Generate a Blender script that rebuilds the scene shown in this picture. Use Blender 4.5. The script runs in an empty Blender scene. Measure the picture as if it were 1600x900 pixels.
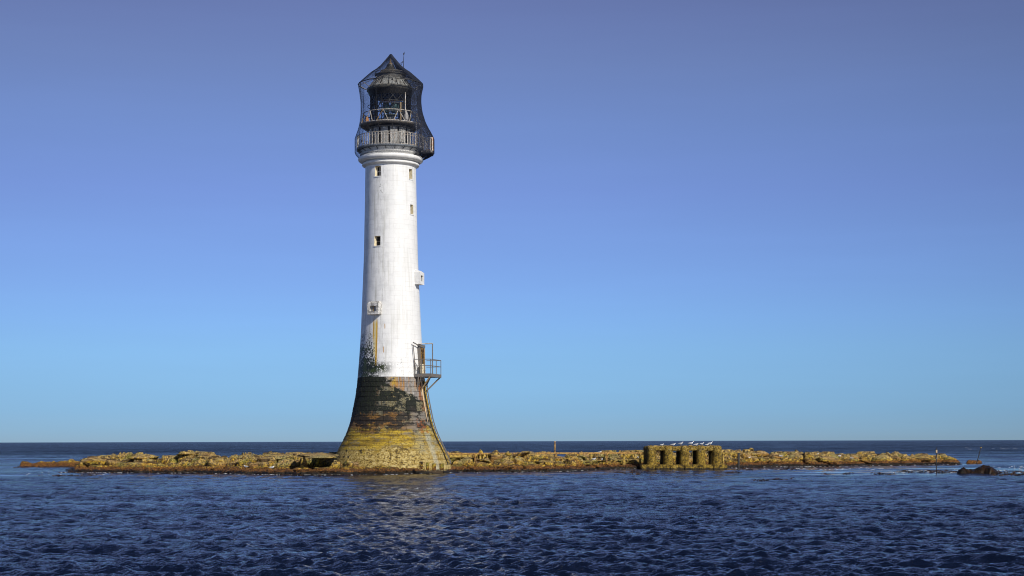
import bpy, bmesh, math, random
import numpy as np
from mathutils import Vector, Matrix, noise as mnoise

R_ = math.radians
rng = random.Random(7)
scene = bpy.context.scene
COL = scene.collection

# ------------------------------------------------------------------ camera, sky, sun, exposure
FPX = 2460.0                      # focal length in pixels of a 1600 px wide picture
EYE = 2.8
HOR = 689.0
cam = bpy.data.cameras.new("camera")
cam.sensor_width = 36.0
cam.lens = 36.0 * FPX / 1600.0
cam.shift_y = (HOR - 450.0) / 1600.0
cam.clip_start = 0.5
cam.clip_end = 60000.0
cam_ob = bpy.data.objects.new("camera", cam)
cam_ob.location = (0, 0, EYE)
cam_ob.rotation_euler = (R_(90), R_(0.14), 0)
COL.objects.link(cam_ob)
scene.camera = cam_ob

SUN_EL, SUN_AZ = 33.0, 37.0       # sun behind the camera, to the right
sun_dir = Vector((math.sin(R_(SUN_AZ)) * math.cos(R_(SUN_EL)), -math.cos(R_(SUN_AZ)) * math.cos(R_(SUN_EL)), math.sin(R_(SUN_EL))))
sun = bpy.data.lights.new("sun", "SUN")
sun.energy = 4.3
sun.angle = R_(0.5)
sun.color = (1.0, 0.95, 0.87)
sun_ob = bpy.data.objects.new("sun", sun)
sun_ob.rotation_euler = sun_dir.to_track_quat('Z', 'Y').to_euler()
sun_ob.location = (60, -60, 80)
COL.objects.link(sun_ob)

scene.view_settings.view_transform = 'Standard'
scene.view_settings.look = 'None'
scene.view_settings.exposure = 0.0
scene.view_settings.gamma = 1.0
scene.cycles.filter_width = 1.05


def lin(c):
    return tuple(((v / 255.0) / 12.92 if v / 255.0 <= 0.04045 else ((v / 255.0 + 0.055) / 1.055) ** 2.4) for v in c)


# ---- tiny node language
class T:
    def __init__(self, nt):
        self.nt = nt

    def node(self, kind, **props):
        n = self.nt.nodes.new(kind)
        for k, v in props.items():
            setattr(n, k, v)
        return n

    def put(self, sock, v):
        if isinstance(v, bpy.types.NodeSocket):
            self.nt.links.new(v, sock)
        elif v is not None:
            if hasattr(sock.default_value, '__len__') and not hasattr(v, '__len__'):
                v = (v,) * len(sock.default_value)
            if hasattr(v, '__len__') and len(v) == 3 and len(sock.default_value) == 4:
                v = tuple(v) + (1.0,)
            sock.default_value = v

    def m(self, op, a, b=None, c=None, clamp=False):
        n = self.node('ShaderNodeMath', operation=op, use_clamp=clamp)
        self.put(n.inputs[0], a)
        if b is not None: self.put(n.inputs[1], b)
        if c is not None: self.put(n.inputs[2], c)
        return n.outputs[0]

    def add(self, a, b): return self.m('ADD', a, b)
    def sub(self, a, b): return self.m('SUBTRACT', a, b)
    def mul(self, a, b): return self.m('MULTIPLY', a, b)
    def mx(self, a, b): return self.m('MAXIMUM', a, b)
    def mn(self, a, b): return self.m('MINIMUM', a, b)

    def ss(self, x, lo, hi, a=0.0, b=1.0):
        n = self.node('ShaderNodeMapRange', interpolation_type='SMOOTHSTEP')
        for i, v in enumerate((x, lo, hi, a, b)):
            self.put(n.inputs[i], v)
        return n.outputs[0]

    def mix(self, f, a, b, mode='MIX'):
        n = self.node('ShaderNodeMix', data_type='RGBA', blend_type=mode)
        self.put(n.inputs[0], f); self.put(n.inputs[6], a); self.put(n.inputs[7], b)
        return n.outputs[2]

    def ramp(self, f, stops, interp='LINEAR'):
        n = self.node('ShaderNodeValToRGB')
        n.color_ramp.interpolation = interp
        el = n.color_ramp.elements
        while len(el) < len(stops): el.new(0.5)
        for e, (p, c) in zip(el, stops):
            e.position = p
            e.color = tuple(c) + (1.0,) if hasattr(c, '__len__') else (c, c, c, 1.0)
        self.put(n.inputs[0], f)
        return n.outputs[0]

    def noise(self, vec, scale, detail=4.0, rough=0.55, dist=0.0):
        n = self.node('ShaderNodeTexNoise')
        self.put(n.inputs['Vector'], vec)
        n.inputs['Scale'].default_value = scale
        n.inputs['Detail'].default_value = detail
        n.inputs['Roughness'].default_value = rough
        n.inputs['Distortion'].default_value = dist
        return n.outputs[0]

    def voro(self, vec, scale, feature='F1'):
        n = self.node('ShaderNodeTexVoronoi', feature=feature)
        self.put(n.inputs['Vector'], vec)
        n.inputs['Scale'].default_value = scale
        return n.outputs[0]

    def scale(self, vec, s):
        n = self.node('ShaderNodeVectorMath', operation='MULTIPLY')
        self.put(n.inputs[0], vec); self.put(n.inputs[1], s)
        return n.outputs[0]

    def comb(self, x, y, z):
        n = self.node('ShaderNodeCombineXYZ')
        self.put(n.inputs[0], x); self.put(n.inputs[1], y); self.put(n.inputs[2], z)
        return n.outputs[0]

    def sep(self, v):
        n = self.node('ShaderNodeSeparateXYZ')
        self.put(n.inputs[0], v)
        return n.outputs

    def bump(self, h, strength=0.5, dist=0.05, normal=None):
        n = self.node('ShaderNodeBump')
        n.inputs['Strength'].default_value = strength
        n.inputs['Distance'].default_value = dist
        self.put(n.inputs['Height'], h)
        if normal is not None: self.put(n.inputs['Normal'], normal)
        return n.outputs[0]


def new_mat(name):
    mt = bpy.data.materials.new(name)
    mt.use_nodes = True
    mt.node_tree.nodes.clear()
    t = T(mt.node_tree)
    out = t.node('ShaderNodeOutputMaterial')
    p = t.node('ShaderNodeBsdfPrincipled')
    mt.node_tree.links.new(p.outputs[0], out.inputs[0])
    t.p, t.out, t.mat = p, out, mt
    return t


def simple(name, col, rough=0.6, metal=0.0, var=0.25, scale=6.0, col2=None, bump=0.25):
    t = new_mat(name)
    tc = t.node('ShaderNodeNewGeometry').outputs['Position']
    n = t.noise(tc, scale, 5, 0.65)
    c2 = col2 if col2 else tuple(c * (1 - var) for c in col)
    f = t.ss(n, 0.4, 0.62)
    t.put(t.p.inputs['Base Color'], t.mix(f, col, c2))
    t.p.inputs['Roughness'].default_value = rough
    t.p.inputs['Metallic'].default_value = metal
    if bump: t.put(t.p.inputs['Normal'], t.bump(n, bump, 0.01))
    return t.mat


# ---- world
world = bpy.data.worlds.new("World")
scene.world = world
world.use_nodes = True
world.node_tree.nodes.clear()
w = T(world.node_tree)
wo = w.node('ShaderNodeOutputWorld')
bg = w.node('ShaderNodeBackground')
world.node_tree.links.new(bg.outputs[0], wo.inputs[0])
SKY_S = 0.1
bg.inputs[1].default_value = SKY_S
sky = w.node('ShaderNodeTexSky', sky_type='NISHITA')
sky.sun_disc = False
sky.sun_elevation = R_(SUN_EL)
sky.sun_rotation = R_(180 - SUN_AZ)
sky.air_density = 1.0
sky.dust_density = 0.4
gen = w.node('ShaderNodeTexCoord').outputs['Generated']
gx, gy, gz = w.sep(gen)


def zs(y):   # photograph row -> sine of the elevation
    return math.sin(math.atan((HOR - y) / FPX))


stops = [(0.0, (138, 174, 200)), (zs(670), (134, 179, 212)), (zs(640), (130, 183, 224)), (zs(600), (130, 186, 232)), (zs(550), (130, 186, 238)),
         (zs(500), (128, 180, 242)), (zs(450), (125, 171, 238)), (zs(400), (122, 163, 232)), (zs(300), (117, 149, 219)),
         (zs(200), (112, 141, 204)), (zs(100), (108, 131, 187)), (zs(0), (102, 119, 173)), (0.36, (84, 102, 154)), (0.50, (66, 86, 136)), (0.68, (35, 48, 84)), (1.0, (17, 25, 48))]
W0 = 0.93
tint = w.ramp(gz, [(p, lin(c)) for p, c in stops])
xc = w.m('MINIMUM', w.m('MAXIMUM', gx, -0.36), 0.36)
wisp = w.noise(w.scale(gen, (2.2, 2.2, 26.0)), 1.6, 5, 0.6)
fac = w.add(w.add(0.99, w.mul(w.ss(wisp, 0.42, 0.72), 0.022)), w.add(w.mul(xc, -0.33), w.mul(w.mul(xc, xc), -1.15)))
tint = w.mix(1.0, tint, w.comb(fac, fac, fac), 'MULTIPLY')
tint = w.mix(1.0, tint, (W0 / SKY_S,) * 3, 'MULTIPLY')
world.node_tree.nodes[-1].clamp_result = False
skyc = w.mix(1.0, sky.outputs[0], (0.06, 0.055, 0.065), 'MULTIPLY')
tot = w.mix(1.0, tint, skyc, 'ADD')
w.put(bg.inputs[0], tot)

# ------------------------------------------------------------------ helpers
def tag(o, label=None, cat=None, group=None, kind=None):
    if label: o['label'] = label
    if cat: o['category'] = cat
    if group: o['group'] = group
    if kind: o['kind'] = kind
    return o


def link(name, me, mat=None, parent=None, loc=None):
    o = bpy.data.objects.new(name, me)
    if mat is not None and me is not None and not me.materials:
        me.materials.append(mat)
    COL.objects.link(o)
    if parent is not None: o.parent = parent
    if loc is not None: o.location = loc
    return o


def empty(name, loc=(0, 0, 0), rz=0.0):
    o = bpy.data.objects.new(name, None)
    o.empty_display_size = 0.3
    COL.objects.link(o)
    o.location = loc
    o.rotation_euler = (0, 0, rz)
    return o


def np_mesh(name, verts, quads, smooth=True):
    """verts (n,3), quads (m,4) numpy -> mesh"""
    me = bpy.data.meshes.new(name)
    verts = np.ascontiguousarray(verts, dtype=np.float32)
    quads = np.ascontiguousarray(quads, dtype=np.int32)
    me.vertices.add(len(verts)); me.vertices.foreach_set('co', verts.ravel())
    k = quads.shape[1]
    me.loops.add(quads.size); me.loops.foreach_set('vertex_index', quads.ravel())
    me.polygons.add(len(quads))
    me.polygons.foreach_set('loop_start', np.arange(0, quads.size, k, dtype=np.int32))
    me.polygons.foreach_set('loop_total', np.full(len(quads), k, dtype=np.int32))
    me.polygons.foreach_set('use_smooth', np.full(len(quads), smooth, dtype=bool))
    me.update(calc_edges=True)
    me.validate()
    return me


def grid_quads(nr, nc, wrap=False):
    r = np.arange(nr - 1)[:, None]
    c = np.arange(nc if wrap else nc - 1)[None, :]
    c2 = (c + 1) % nc
    a = r * nc + c; b = r * nc + c2; d = (r + 1) * nc + c; e = (r + 1) * nc + c2
    return np.stack([a, b, e, d], -1).reshape(-1, 4)


class MB:
    """collects simple shapes into one mesh"""
    def __init__(self):
        self.v, self.f = [], []

    def quad(self, a, b, c, d):
        i = len(self.v); self.v += [tuple(a), tuple(b), tuple(c), tuple(d)]; self.f.append((i, i + 1, i + 2, i + 3)); return self

    def box(self, c, s, rz=0.0, bev=0.0):
        cx, cy, cz = c; hx, hy, hz = s[0] / 2, s[1] / 2, s[2] / 2
        i = len(self.v); co, si = math.cos(rz), math.sin(rz)
        if bev <= 0:
            for z in (-hz, hz):
                for x, y in ((-hx, -hy), (hx, -hy), (hx, hy), (-hx, hy)):
                    self.v.append((cx + x * co - y * si, cy + x * si + y * co, cz + z))
            for q in ((3, 2, 1, 0), (4, 5, 6, 7), (0, 1, 5, 4), (1, 2, 6, 5), (2, 3, 7, 6), (3, 0, 4, 7)):
                self.f.append(tuple(i + k for k in q))
        else:
            b = bev
            rings = [(-hz, b), (-hz + b, 0), (hz - b, 0), (hz, b)]
            for z, ins in rings:
                for x, y in ((-hx + b, -hy + ins), (hx - b, -hy + ins), (hx - ins, -hy + b), (hx - ins, hy - b), (hx - b, hy - ins), (-hx + b, hy - ins), (-hx + ins, hy - b), (-hx + ins, -hy + b)):
                    self.v.append((cx + x * co - y * si, cy + x * si + y * co, cz + z))
            for r in range(3):
                for k in range(8):
                    a = i + r * 8 + k; bb = i + r * 8 + (k + 1) % 8
                    self.f.append((a, bb, bb + 8, a + 8))
            self.f.append(tuple(i + k for k in range(7, -1, -1)))
            self.f.append(tuple(i + 24 + k for k in range(8)))
        return self

    def tube(self, pts, rad, n=6, caps=True, close=False):
        pts = [Vector(p) for p in pts]
        N = len(pts)
        rads = rad if hasattr(rad, '__len__') else [rad] * N
        i0 = len(self.v)
        up = Vector((0, 0, 1))
        for k, p in enumerate(pts):
            if close: d = pts[(k + 1) % N] - pts[k - 1]
            else: d = pts[min(k + 1, N - 1)] - pts[max(k - 1, 0)]
            if d.length < 1e-9: d = Vector((0, 0, 1))
            d.normalize()
            ref = up if abs(d.z) < 0.95 else Vector((0.3, 1, 0)).normalized()
            s = d.cross(ref).normalized(); u = s.cross(d).normalized()
            for j in range(n):
                a = 2 * math.pi * (j + 0.5) / n
                self.v.append(tuple(p + s * math.cos(a) * rads[k] + u * math.sin(a) * rads[k]))
        for k in range(N if close else N - 1):
            k2 = (k + 1) % N
            for j in range(n):
                a = i0 + k * n + j; b = i0 + k * n + (j + 1) % n
                c = i0 + k2 * n + (j + 1) % n; d = i0 + k2 * n + j
                self.f.append((a, b, c, d))
        if caps and not close:
            self.f.append(tuple(i0 + j for j in range(n - 1, -1, -1)))
            self.f.append(tuple(i0 + (N - 1) * n + j for j in range(n)))
        return self

    def lathe(self, prof, n=64, close_top=False, close_bot=False):
        """prof: list of (radius, z)"""
        i0 = len(self.v)
        for r, z in prof:
            for j in range(n):
                a = 2 * math.pi * j / n
                self.v.append((r * math.sin(a), -r * math.cos(a), z))
        for k in range(len(prof) - 1):
            for j in range(n):
                a = i0 + k * n + j; b = i0 + k * n + (j + 1) % n
                self.f.append((a, b, b + n, a + n))
        if close_top: self.f.append(tuple(i0 + (len(prof) - 1) * n + j for j in range(n)))
        if close_bot: self.f.append(tuple(i0 + j for j in range(n - 1, -1, -1)))
        return self

    def mesh(self, name, smooth=False):
        me = bpy.data.meshes.new(name)
        me.from_pydata(self.v, [], self.f)
        me.update()
        if smooth:
            me.polygons.foreach_set('use_smooth', [True] * len(me.polygons))
            try: me.set_sharp_from_angle(angle=R_(38))
            except Exception: pass
        return me

    def build(self, name, mat, parent=None, smooth=False, loc=None):
        return link(name, self.mesh(name, smooth), mat, parent, loc)


# numpy noise
def _h(ix, iy, seed):
    n = (ix.astype(np.int64) * 374761393 + iy.astype(np.int64) * 668265263 + seed * 974634777) & 0xffffffff
    n = ((n ^ (n >> 13)) * 1274126177) & 0xffffffff
    n = ((n ^ (n >> 16)) * 2246822519) & 0xffffffff
    return ((n ^ (n >> 15)) & 0xffffff) / float(0xffffff)


def vnoise(x, y, seed=0):
    ix, iy = np.floor(x), np.floor(y)
    fx, fy = x - ix, y - iy
    fx = fx * fx * fx * (fx * (fx * 6 - 15) + 10); fy = fy * fy * fy * (fy * (fy * 6 - 15) + 10)
    a = _h(ix, iy, seed); b = _h(ix + 1, iy, seed); c = _h(ix, iy + 1, seed); d = _h(ix + 1, iy + 1, seed)
    return (a * (1 - fx) + b * fx) * (1 - fy) + (c * (1 - fx) + d * fx) * fy


def fbm(x, y, oct=4, seed=0, gain=0.5):
    s = 0; a = 1; t = 0
    for o in range(oct):
        s = s + a * vnoise(x * 2 ** o + 17.3 * o, y * 2 ** o - 9.1 * o, seed + o); t += a; a *= gain
    return s / t


def worley(x, y, seed=0):
    ix, iy = np.floor(x), np.floor(y)
    f1 = np.full(x.shape, 9.0); f2 = np.full(x.shape, 9.0); cid = np.zeros(x.shape)
    for dx in (-1, 0, 1):
        for dy in (-1, 0, 1):
            jx, jy = ix + dx, iy + dy
            px = jx + _h(jx, jy, seed); py = jy + _h(jx, jy, seed + 31)
            d = np.hypot(px - x, py - y)
            nearer = d < f1
            f2 = np.where(nearer, f1, np.minimum(f2, d))
            cid = np.where(nearer, _h(jx, jy, seed + 77), cid)
            f1 = np.where(nearer, d, f1)
    return f1, f2, cid


# ------------------------------------------------------------------ the reef's outline
P_W = np.array([(20, 728), (60, 728), (90, 737), (130, 737), (230, 738.5), (300, 738.5), (400, 741), (470, 742), (520, 742), (600, 742), (650, 740), (690, 738), (800, 738.5), (860, 738), (920, 736), (960, 734),
                (1000, 733.5), (1130, 732), (1190, 731), (1300, 730.5), (1400, 729), (1480, 728), (1520, 727), (1545, 726)], float)
P_T = np.array([(60, 729), (84, 731), (95, 734), (115, 730), (128, 719), (140, 714), (180, 713), (215, 709.5), (228, 708.5), (236, 711), (250, 716), (275, 713), (285, 708), (300, 708), (308, 705.5), (325, 705.5), (335, 710), (345, 715), (357, 714),
                (365, 711), (390, 709), (400, 713), (410, 710), (430, 708), (466, 709), (480, 709), (520, 708), (540, 709), (560, 712), (680, 712), (700, 711), (760, 710), (860, 709), (900, 708), (960, 709),
                (1008, 706), (1130, 706), (1170, 705), (1185, 708), (1196, 712), (1206, 709), (1215, 710), (1235, 708), (1270, 711), (1300, 713), (1345, 713), (1400, 712), (1420, 716), (1430, 714), (1460, 714), (1480, 715), (1495, 719),
                (1505, 726), (1530, 729), (1545, 730)], float)


def reef_fields(px):
    wy = np.interp(px, P_W[:, 0], P_W[:, 1])
    ty = np.interp(px, P_T[:, 0], P_T[:, 1])
    Yf = EYE * FPX / (wy - HOR)
    Yr = Yf + 9.0
    Ht = EYE - (ty - HOR) * Yr / FPX
    return Yf, Yr, Ht


def reef_height(X, Y):
    px = X / Y * FPX + 800.0
    Yf, Yr, Ht = reef_fields(px)
    Yf = Yf + 1.6 * (fbm(X * 0.6, Y * 0.1, 3, 5) - 0.5)
    d = Y - Yf
    up = np.clip(d / 9.0, -0.4, 1)
    shelf = np.interp(d, [-3, -0.6, 0, 0.25, 1.6, 3.2, 5.0, 9.0, 16.0, 24.0, 27.0], [-1.3, -0.45, -0.02, 0.2, 0.3, 0.42, 0.72, 1.0, 0.85, 0.3, -1.0])
    land = np.clip((Ht - 0.1) / 0.5, 0, 1)
    h = shelf * np.maximum(Ht, 0.12)
    bx, by = X + 0.5 * fbm(X, Y, 2, 3), Y + 0.5 * fbm(X, Y, 2, 9)
    f1, f2, cid = worley(bx / np.where(px < 560, 2.9, 1.9), by / 1.5, 11)
    g1, g2, gid = worley(bx / 0.62, by / 0.6, 23)
    hg = np.clip(d / 4.0, 0, 1) * land
    lump = (cid - 0.62) * 0.65 - 0.40 * f1 * f1 + 0.0
    crack = -0.55 * np.clip(1 - (f2 - f1) / 0.17, 0, 1)
    h = h + hg * (lump + crack * 1.6 + 0.16)
    lo = np.clip(d / 0.5, 0, 1) * (0.35 + 0.65 * hg)
    h = h + lo * ((gid - 0.5) * 0.16 - 0.22 * g1 * g1 - 0.12 * np.clip(1 - (g2 - g1) / 0.15, 0, 1) + 0.04)
    h = h + lo * 0.24 * (fbm(X * 1.9, Y * 2.2, 5, 40) - 0.5)
    ca = np.exp(-((px - 497) / 20.0) ** 4) * np.clip((d - 1.9) / 0.5, 0, 1) * np.clip((7.3 - d) / 0.4, 0, 1)
    h = h * (1 - ca) + ca * np.minimum(h, 0.34)
    # bedding layers tilted like the ledges of the reef
    st = fbm(X * 0.25 + h * 2.0, Y * 0.9 + h * 3.0, 3, 60)
    h = h + hg * 0.3 * (st - 0.5)
    rk = Ya + (Yb - Ya) * (px - 698) / 308.0
    gul = np.clip(1.5 - np.abs(Y - rk - 0.5) / 1.3, 0, 1) * (px > 703) * (px < 1003)
    h = np.where(h > 0.45, 0.45 + (h - 0.45) * (1 - 0.8 * gul), h)
    q_ = 0.3; tr = h / q_; fl = np.floor(tr); fr_ = tr - fl
    h = h * (1 - 0.75 * hg) + 0.75 * hg * q_ * (fl + np.clip((fr_ - 0.6) / 0.4, 0, 1))
    # level seat for the tower and the block
    dt = np.hypot(X - TX, Y - TY)
    k = np.clip((dt - 5.0) / 1.8, 0, 1)
    h = np.where(dt < 6.8, (0.75 - 0.45 * np.clip((TY - Y) / 9.0, 0, 1)) * (1 - k) + h * k, h)
    return np.where(land <= 0, np.minimum(h, -0.4 - 0.2 * np.abs(up)), h)


TY = 140.0
Ya, Yb = 145.5, 156.0
TX = (611.5 - 800.0) * TY / FPX
MPX = TY / FPX
def zt(y): return EYE + (HOR - y) * MPX       # photograph row on the tower's outline -> height


def at(px, Y): return ((px - 800.0) * Y / FPX)
def zat(py, Y): return EYE - (py - HOR) * Y / FPX

# ------------------------------------------------------------------ materials
def rock_material(name, wet_z=0.46, black=0.14):
    t = new_mat(name)
    g = t.node('ShaderNodeNewGeometry')
    P = g.outputs['Position']; N = g.outputs['Normal']
    px, py, pz = t.sep(P)
    nz = t.sep(N)[2]
    n1 = t.noise(P, 0.55, 5, 0.6)
    n2 = t.noise(P, 3.2, 6, 0.7)
    n3 = t.noise(P, 11.0, 5, 0.7)
    c = t.ramp(n2, [(0.38, (0.014, 0.009, 0.004)), (0.46, (0.12, 0.065, 0.008)), (0.52, (0.50, 0.30, 0.022)), (0.60, (0.72, 0.46, 0.05)), (0.72, (0.78, 0.58, 0.18))])
    c = t.mix(t.ss(n1, 0.5, 0.62), c, t.mix(t.ss(n3, 0.4, 0.6), (0.06, 0.07, 0.01), (0.42, 0.35, 0.06)))
    c = t.mix(t.ss(n1, 0.47, 0.36), c, t.mix(n3, (0.25, 0.11, 0.02), (0.42, 0.24, 0.05)))
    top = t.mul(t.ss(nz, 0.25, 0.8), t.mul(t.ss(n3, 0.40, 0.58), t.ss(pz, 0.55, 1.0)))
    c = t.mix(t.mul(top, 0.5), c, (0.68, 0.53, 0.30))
    wd = t.noise(t.scale(P, (0.35, 0.5, 2.6)), 1.5, 6, 0.72)
    c = t.mix(t.mul(t.ss(wd, 0.525, 0.57), 0.9), c, t.mix(n3, (0.010, 0.007, 0.003), (0.13, 0.06, 0.012)))
    # dark pits and growth
    pit = t.ss(n3, 0.465, 0.40)
    c = t.mix(t.mul(pit, 0.9), c, (0.018, 0.013, 0.008))
    # kelp zone at the tide line
    zz = t.add(pz, t.mul(t.sub(n2, 0.5), 0.6))
    rust = t.ramp(n3, [(0.40, (0.012, 0.007, 0.004)), (0.50, (0.12, 0.045, 0.007)), (0.62, (0.42, 0.18, 0.02))])
    c = t.mix(t.ss(zz, wet_z + 0.20, wet_z), c, rust)
    c = t.mix(t.ss(zz, wet_z - black, wet_z - black - 0.10), c, (0.012, 0.009, 0.005))
    t.put(t.p.inputs['Base Color'], c)
    t.put(t.p.inputs['Roughness'], t.ss(pz, 0.1, 0.5, 0.42, 0.9))
    b = t.bump(n2, 1.0, 0.26)
    b = t.bump(n3, 1.0, 0.08, b)
    t.put(t.p.inputs['Normal'], b)
    return t.mat


M = {}
M['rock'] = rock_material('barnacled_rock')
M['iron'] = simple('weathered_iron', (0.13, 0.135, 0.14), 0.6, 0.0, col2=(0.20, 0.155, 0.11), scale=9)
M['pale_iron'] = simple('galvanised_rail', (0.66, 0.64, 0.60), 0.5, 0.0, col2=(0.42, 0.34, 0.25), scale=7)
M['black_iron'] = simple('black_painted_iron', (0.012, 0.013, 0.016), 0.45, 0.0, col2=(0.03, 0.028, 0.025), scale=6)
M['rust_iron'] = simple('rusty_iron', (0.46, 0.27, 0.06), 0.8, 0.0, col2=(0.13, 0.06, 0.025), scale=8, bump=0.6)
M['weed_iron'] = simple('weed_covered_iron', (0.52, 0.36, 0.07), 0.8, 0.0, col2=(0.12, 0.07, 0.015), scale=4, bump=0.8)
M['dark_inside'] = simple('dark_interior', (0.012, 0.012, 0.014), 0.7)
M['white'] = simple('white_paint', (0.78, 0.775, 0.75), 0.5, col2=(0.69, 0.685, 0.66), scale=2.2)
M['box_grey'] = simple('weathered_box_paint', (0.66, 0.64, 0.60), 0.6, col2=(0.24, 0.23, 0.21), scale=3.5, bump=0.5)
M['cream'] = simple('cream_reveal', (0.78, 0.68, 0.46), 0.6, var=0.25, scale=5)
M['shutter'] = simple('grey_shutter', (0.30, 0.29, 0.28), 0.6, var=0.3, scale=9)
M['grey_panel'] = simple('grey_panel', (0.40, 0.40, 0.39), 0.55, col2=(0.27, 0.26, 0.24), scale=5, bump=0.1)
M['deck_grey'] = simple('deck_grey', (0.24, 0.27, 0.30), 0.6, var=0.3, scale=4)
M['roof_metal'] = simple('weathered_roof_sheet', (0.34, 0.35, 0.34), 0.55, 0.0, col2=(0.20, 0.19, 0.17), scale=2.5, bump=0.15)
M['roof_dark'] = simple('dark_roof_cap', (0.05, 0.052, 0.05), 0.45, 0.0, col2=(0.12, 0.11, 0.09), scale=4, bump=0.5)
M['net'] = simple('dark_netting', (0.006, 0.012, 0.034), 0.8, bump=0)
M['gull_white'] = simple('white_feathers', (0.82, 0.82, 0.80), 0.7, var=0.04, scale=30)
M['gull_grey'] = simple('grey_wing', (0.42, 0.44, 0.47), 0.7, var=0.1, scale=30)
M['gull_black'] = simple('black_feathers', (0.02, 0.02, 0.02), 0.6)
M['beak'] = simple('yellow_beak', (0.65, 0.45, 0.05), 0.5)
M['orange'] = simple('orange_paint', (0.75, 0.24, 0.06), 0.6, col2=(0.6, 0.4, 0.2))
M['brass'] = simple('dull_brass', (0.62, 0.44, 0.24), 0.45, 0.2)
M['lens'] = simple('teal_lens_glass', (0.05, 0.10, 0.11), 0.15, 0.0, col2=(0.10, 0.17, 0.16), scale=2)
M['green_box'] = simple('grey_green_housing', (0.12, 0.16, 0.13), 0.5)
M['kelp'] = simple('brown_kelp', (0.012, 0.008, 0.004), 0.4, col2=(0.09, 0.04, 0.008), scale=1.6)


def glass_mat():
    mt = bpy.data.materials.new('lantern_glass'); mt.use_nodes = True; mt.node_tree.nodes.clear()
    t = T(mt.node_tree)
    out = t.node('ShaderNodeOutputMaterial')
    tr = t.node('ShaderNodeBsdfTransparent'); tr.inputs[0].default_value = (0.90, 0.93, 0.95, 1)
    gl = t.node('ShaderNodeBsdfGlossy'); gl.inputs['Roughness'].default_value = 0.06
    fr = t.node('ShaderNodeFresnel'); fr.inputs[0].default_value = 1.5
    mx = t.node('ShaderNodeMixShader')
    mt.node_tree.links.new(fr.outputs[0], mx.inputs[0]); mt.node_tree.links.new(tr.outputs[0], mx.inputs[1]); mt.node_tree.links.new(gl.outputs[0], mx.inputs[2])
    mt.node_tree.links.new(mx.outputs[0], out.inputs[0])
    return mt


M['glass'] = glass_mat()


def concrete_mat():
    t = new_mat('weed_stained_concrete')
    g = t.node('ShaderNodeNewGeometry'); P = g.outputs['Position']; pz = t.sep(P)[2]
    n2 = t.noise(P, 2.4, 5, 0.7); n3 = t.noise(P, 9.0, 5, 0.75)
    c = t.ramp(n2, [(0.38, (0.06, 0.036, 0.006)), (0.47, (0.24, 0.155, 0.016)), (0.57, (0.40, 0.26, 0.030)), (0.70, (0.46, 0.34, 0.11))])
    c = t.mix(t.mul(t.ss(n3, 0.50, 0.42), 0.9), c, (0.035, 0.022, 0.006))
    c = t.mix(t.mul(t.ss(n3, 0.56, 0.64), t.ss(pz, 1.5, 2.1)), c, (0.5, 0.42, 0.28))
    c = t.mix(t.ss(t.add(pz, t.mul(n2, 0.4)), 0.42, 0.25), c, (0.018, 0.013, 0.008))
    t.put(t.p.inputs['Base Color'], c); t.p.inputs['Roughness'].default_value = 0.9
    t.put(t.p.inputs['Normal'], t.bump(n3, 1.0, 0.12, t.bump(n2, 1.0, 0.2)))
    return t.mat


M['concrete'] = concrete_mat()
M['dark_shade'] = simple('painted_dark_shade', (0.035, 0.026, 0.008), 0.8, col2=(0.10, 0.075, 0.015), scale=4, bump=1.0)  # shade put into the colour, for the ladder strip and the rear pillars


def tower_coords(t):
    """angle from the camera side (positive to the right) and height on the tower"""
    g = t.node('ShaderNodeNewGeometry'); P = g.outputs['Position']
    x, y, z = t.sep(P)
    dx = t.sub(x, TX); dy = t.sub(TY, y)
    phi = t.m('ARCTAN2', dx, dy)
    return P, phi, z


def band(t, x, lo, hi, soft):
    return t.mul(t.ss(x, lo - soft, lo + soft), t.ss(x, hi + soft, hi - soft))


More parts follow.
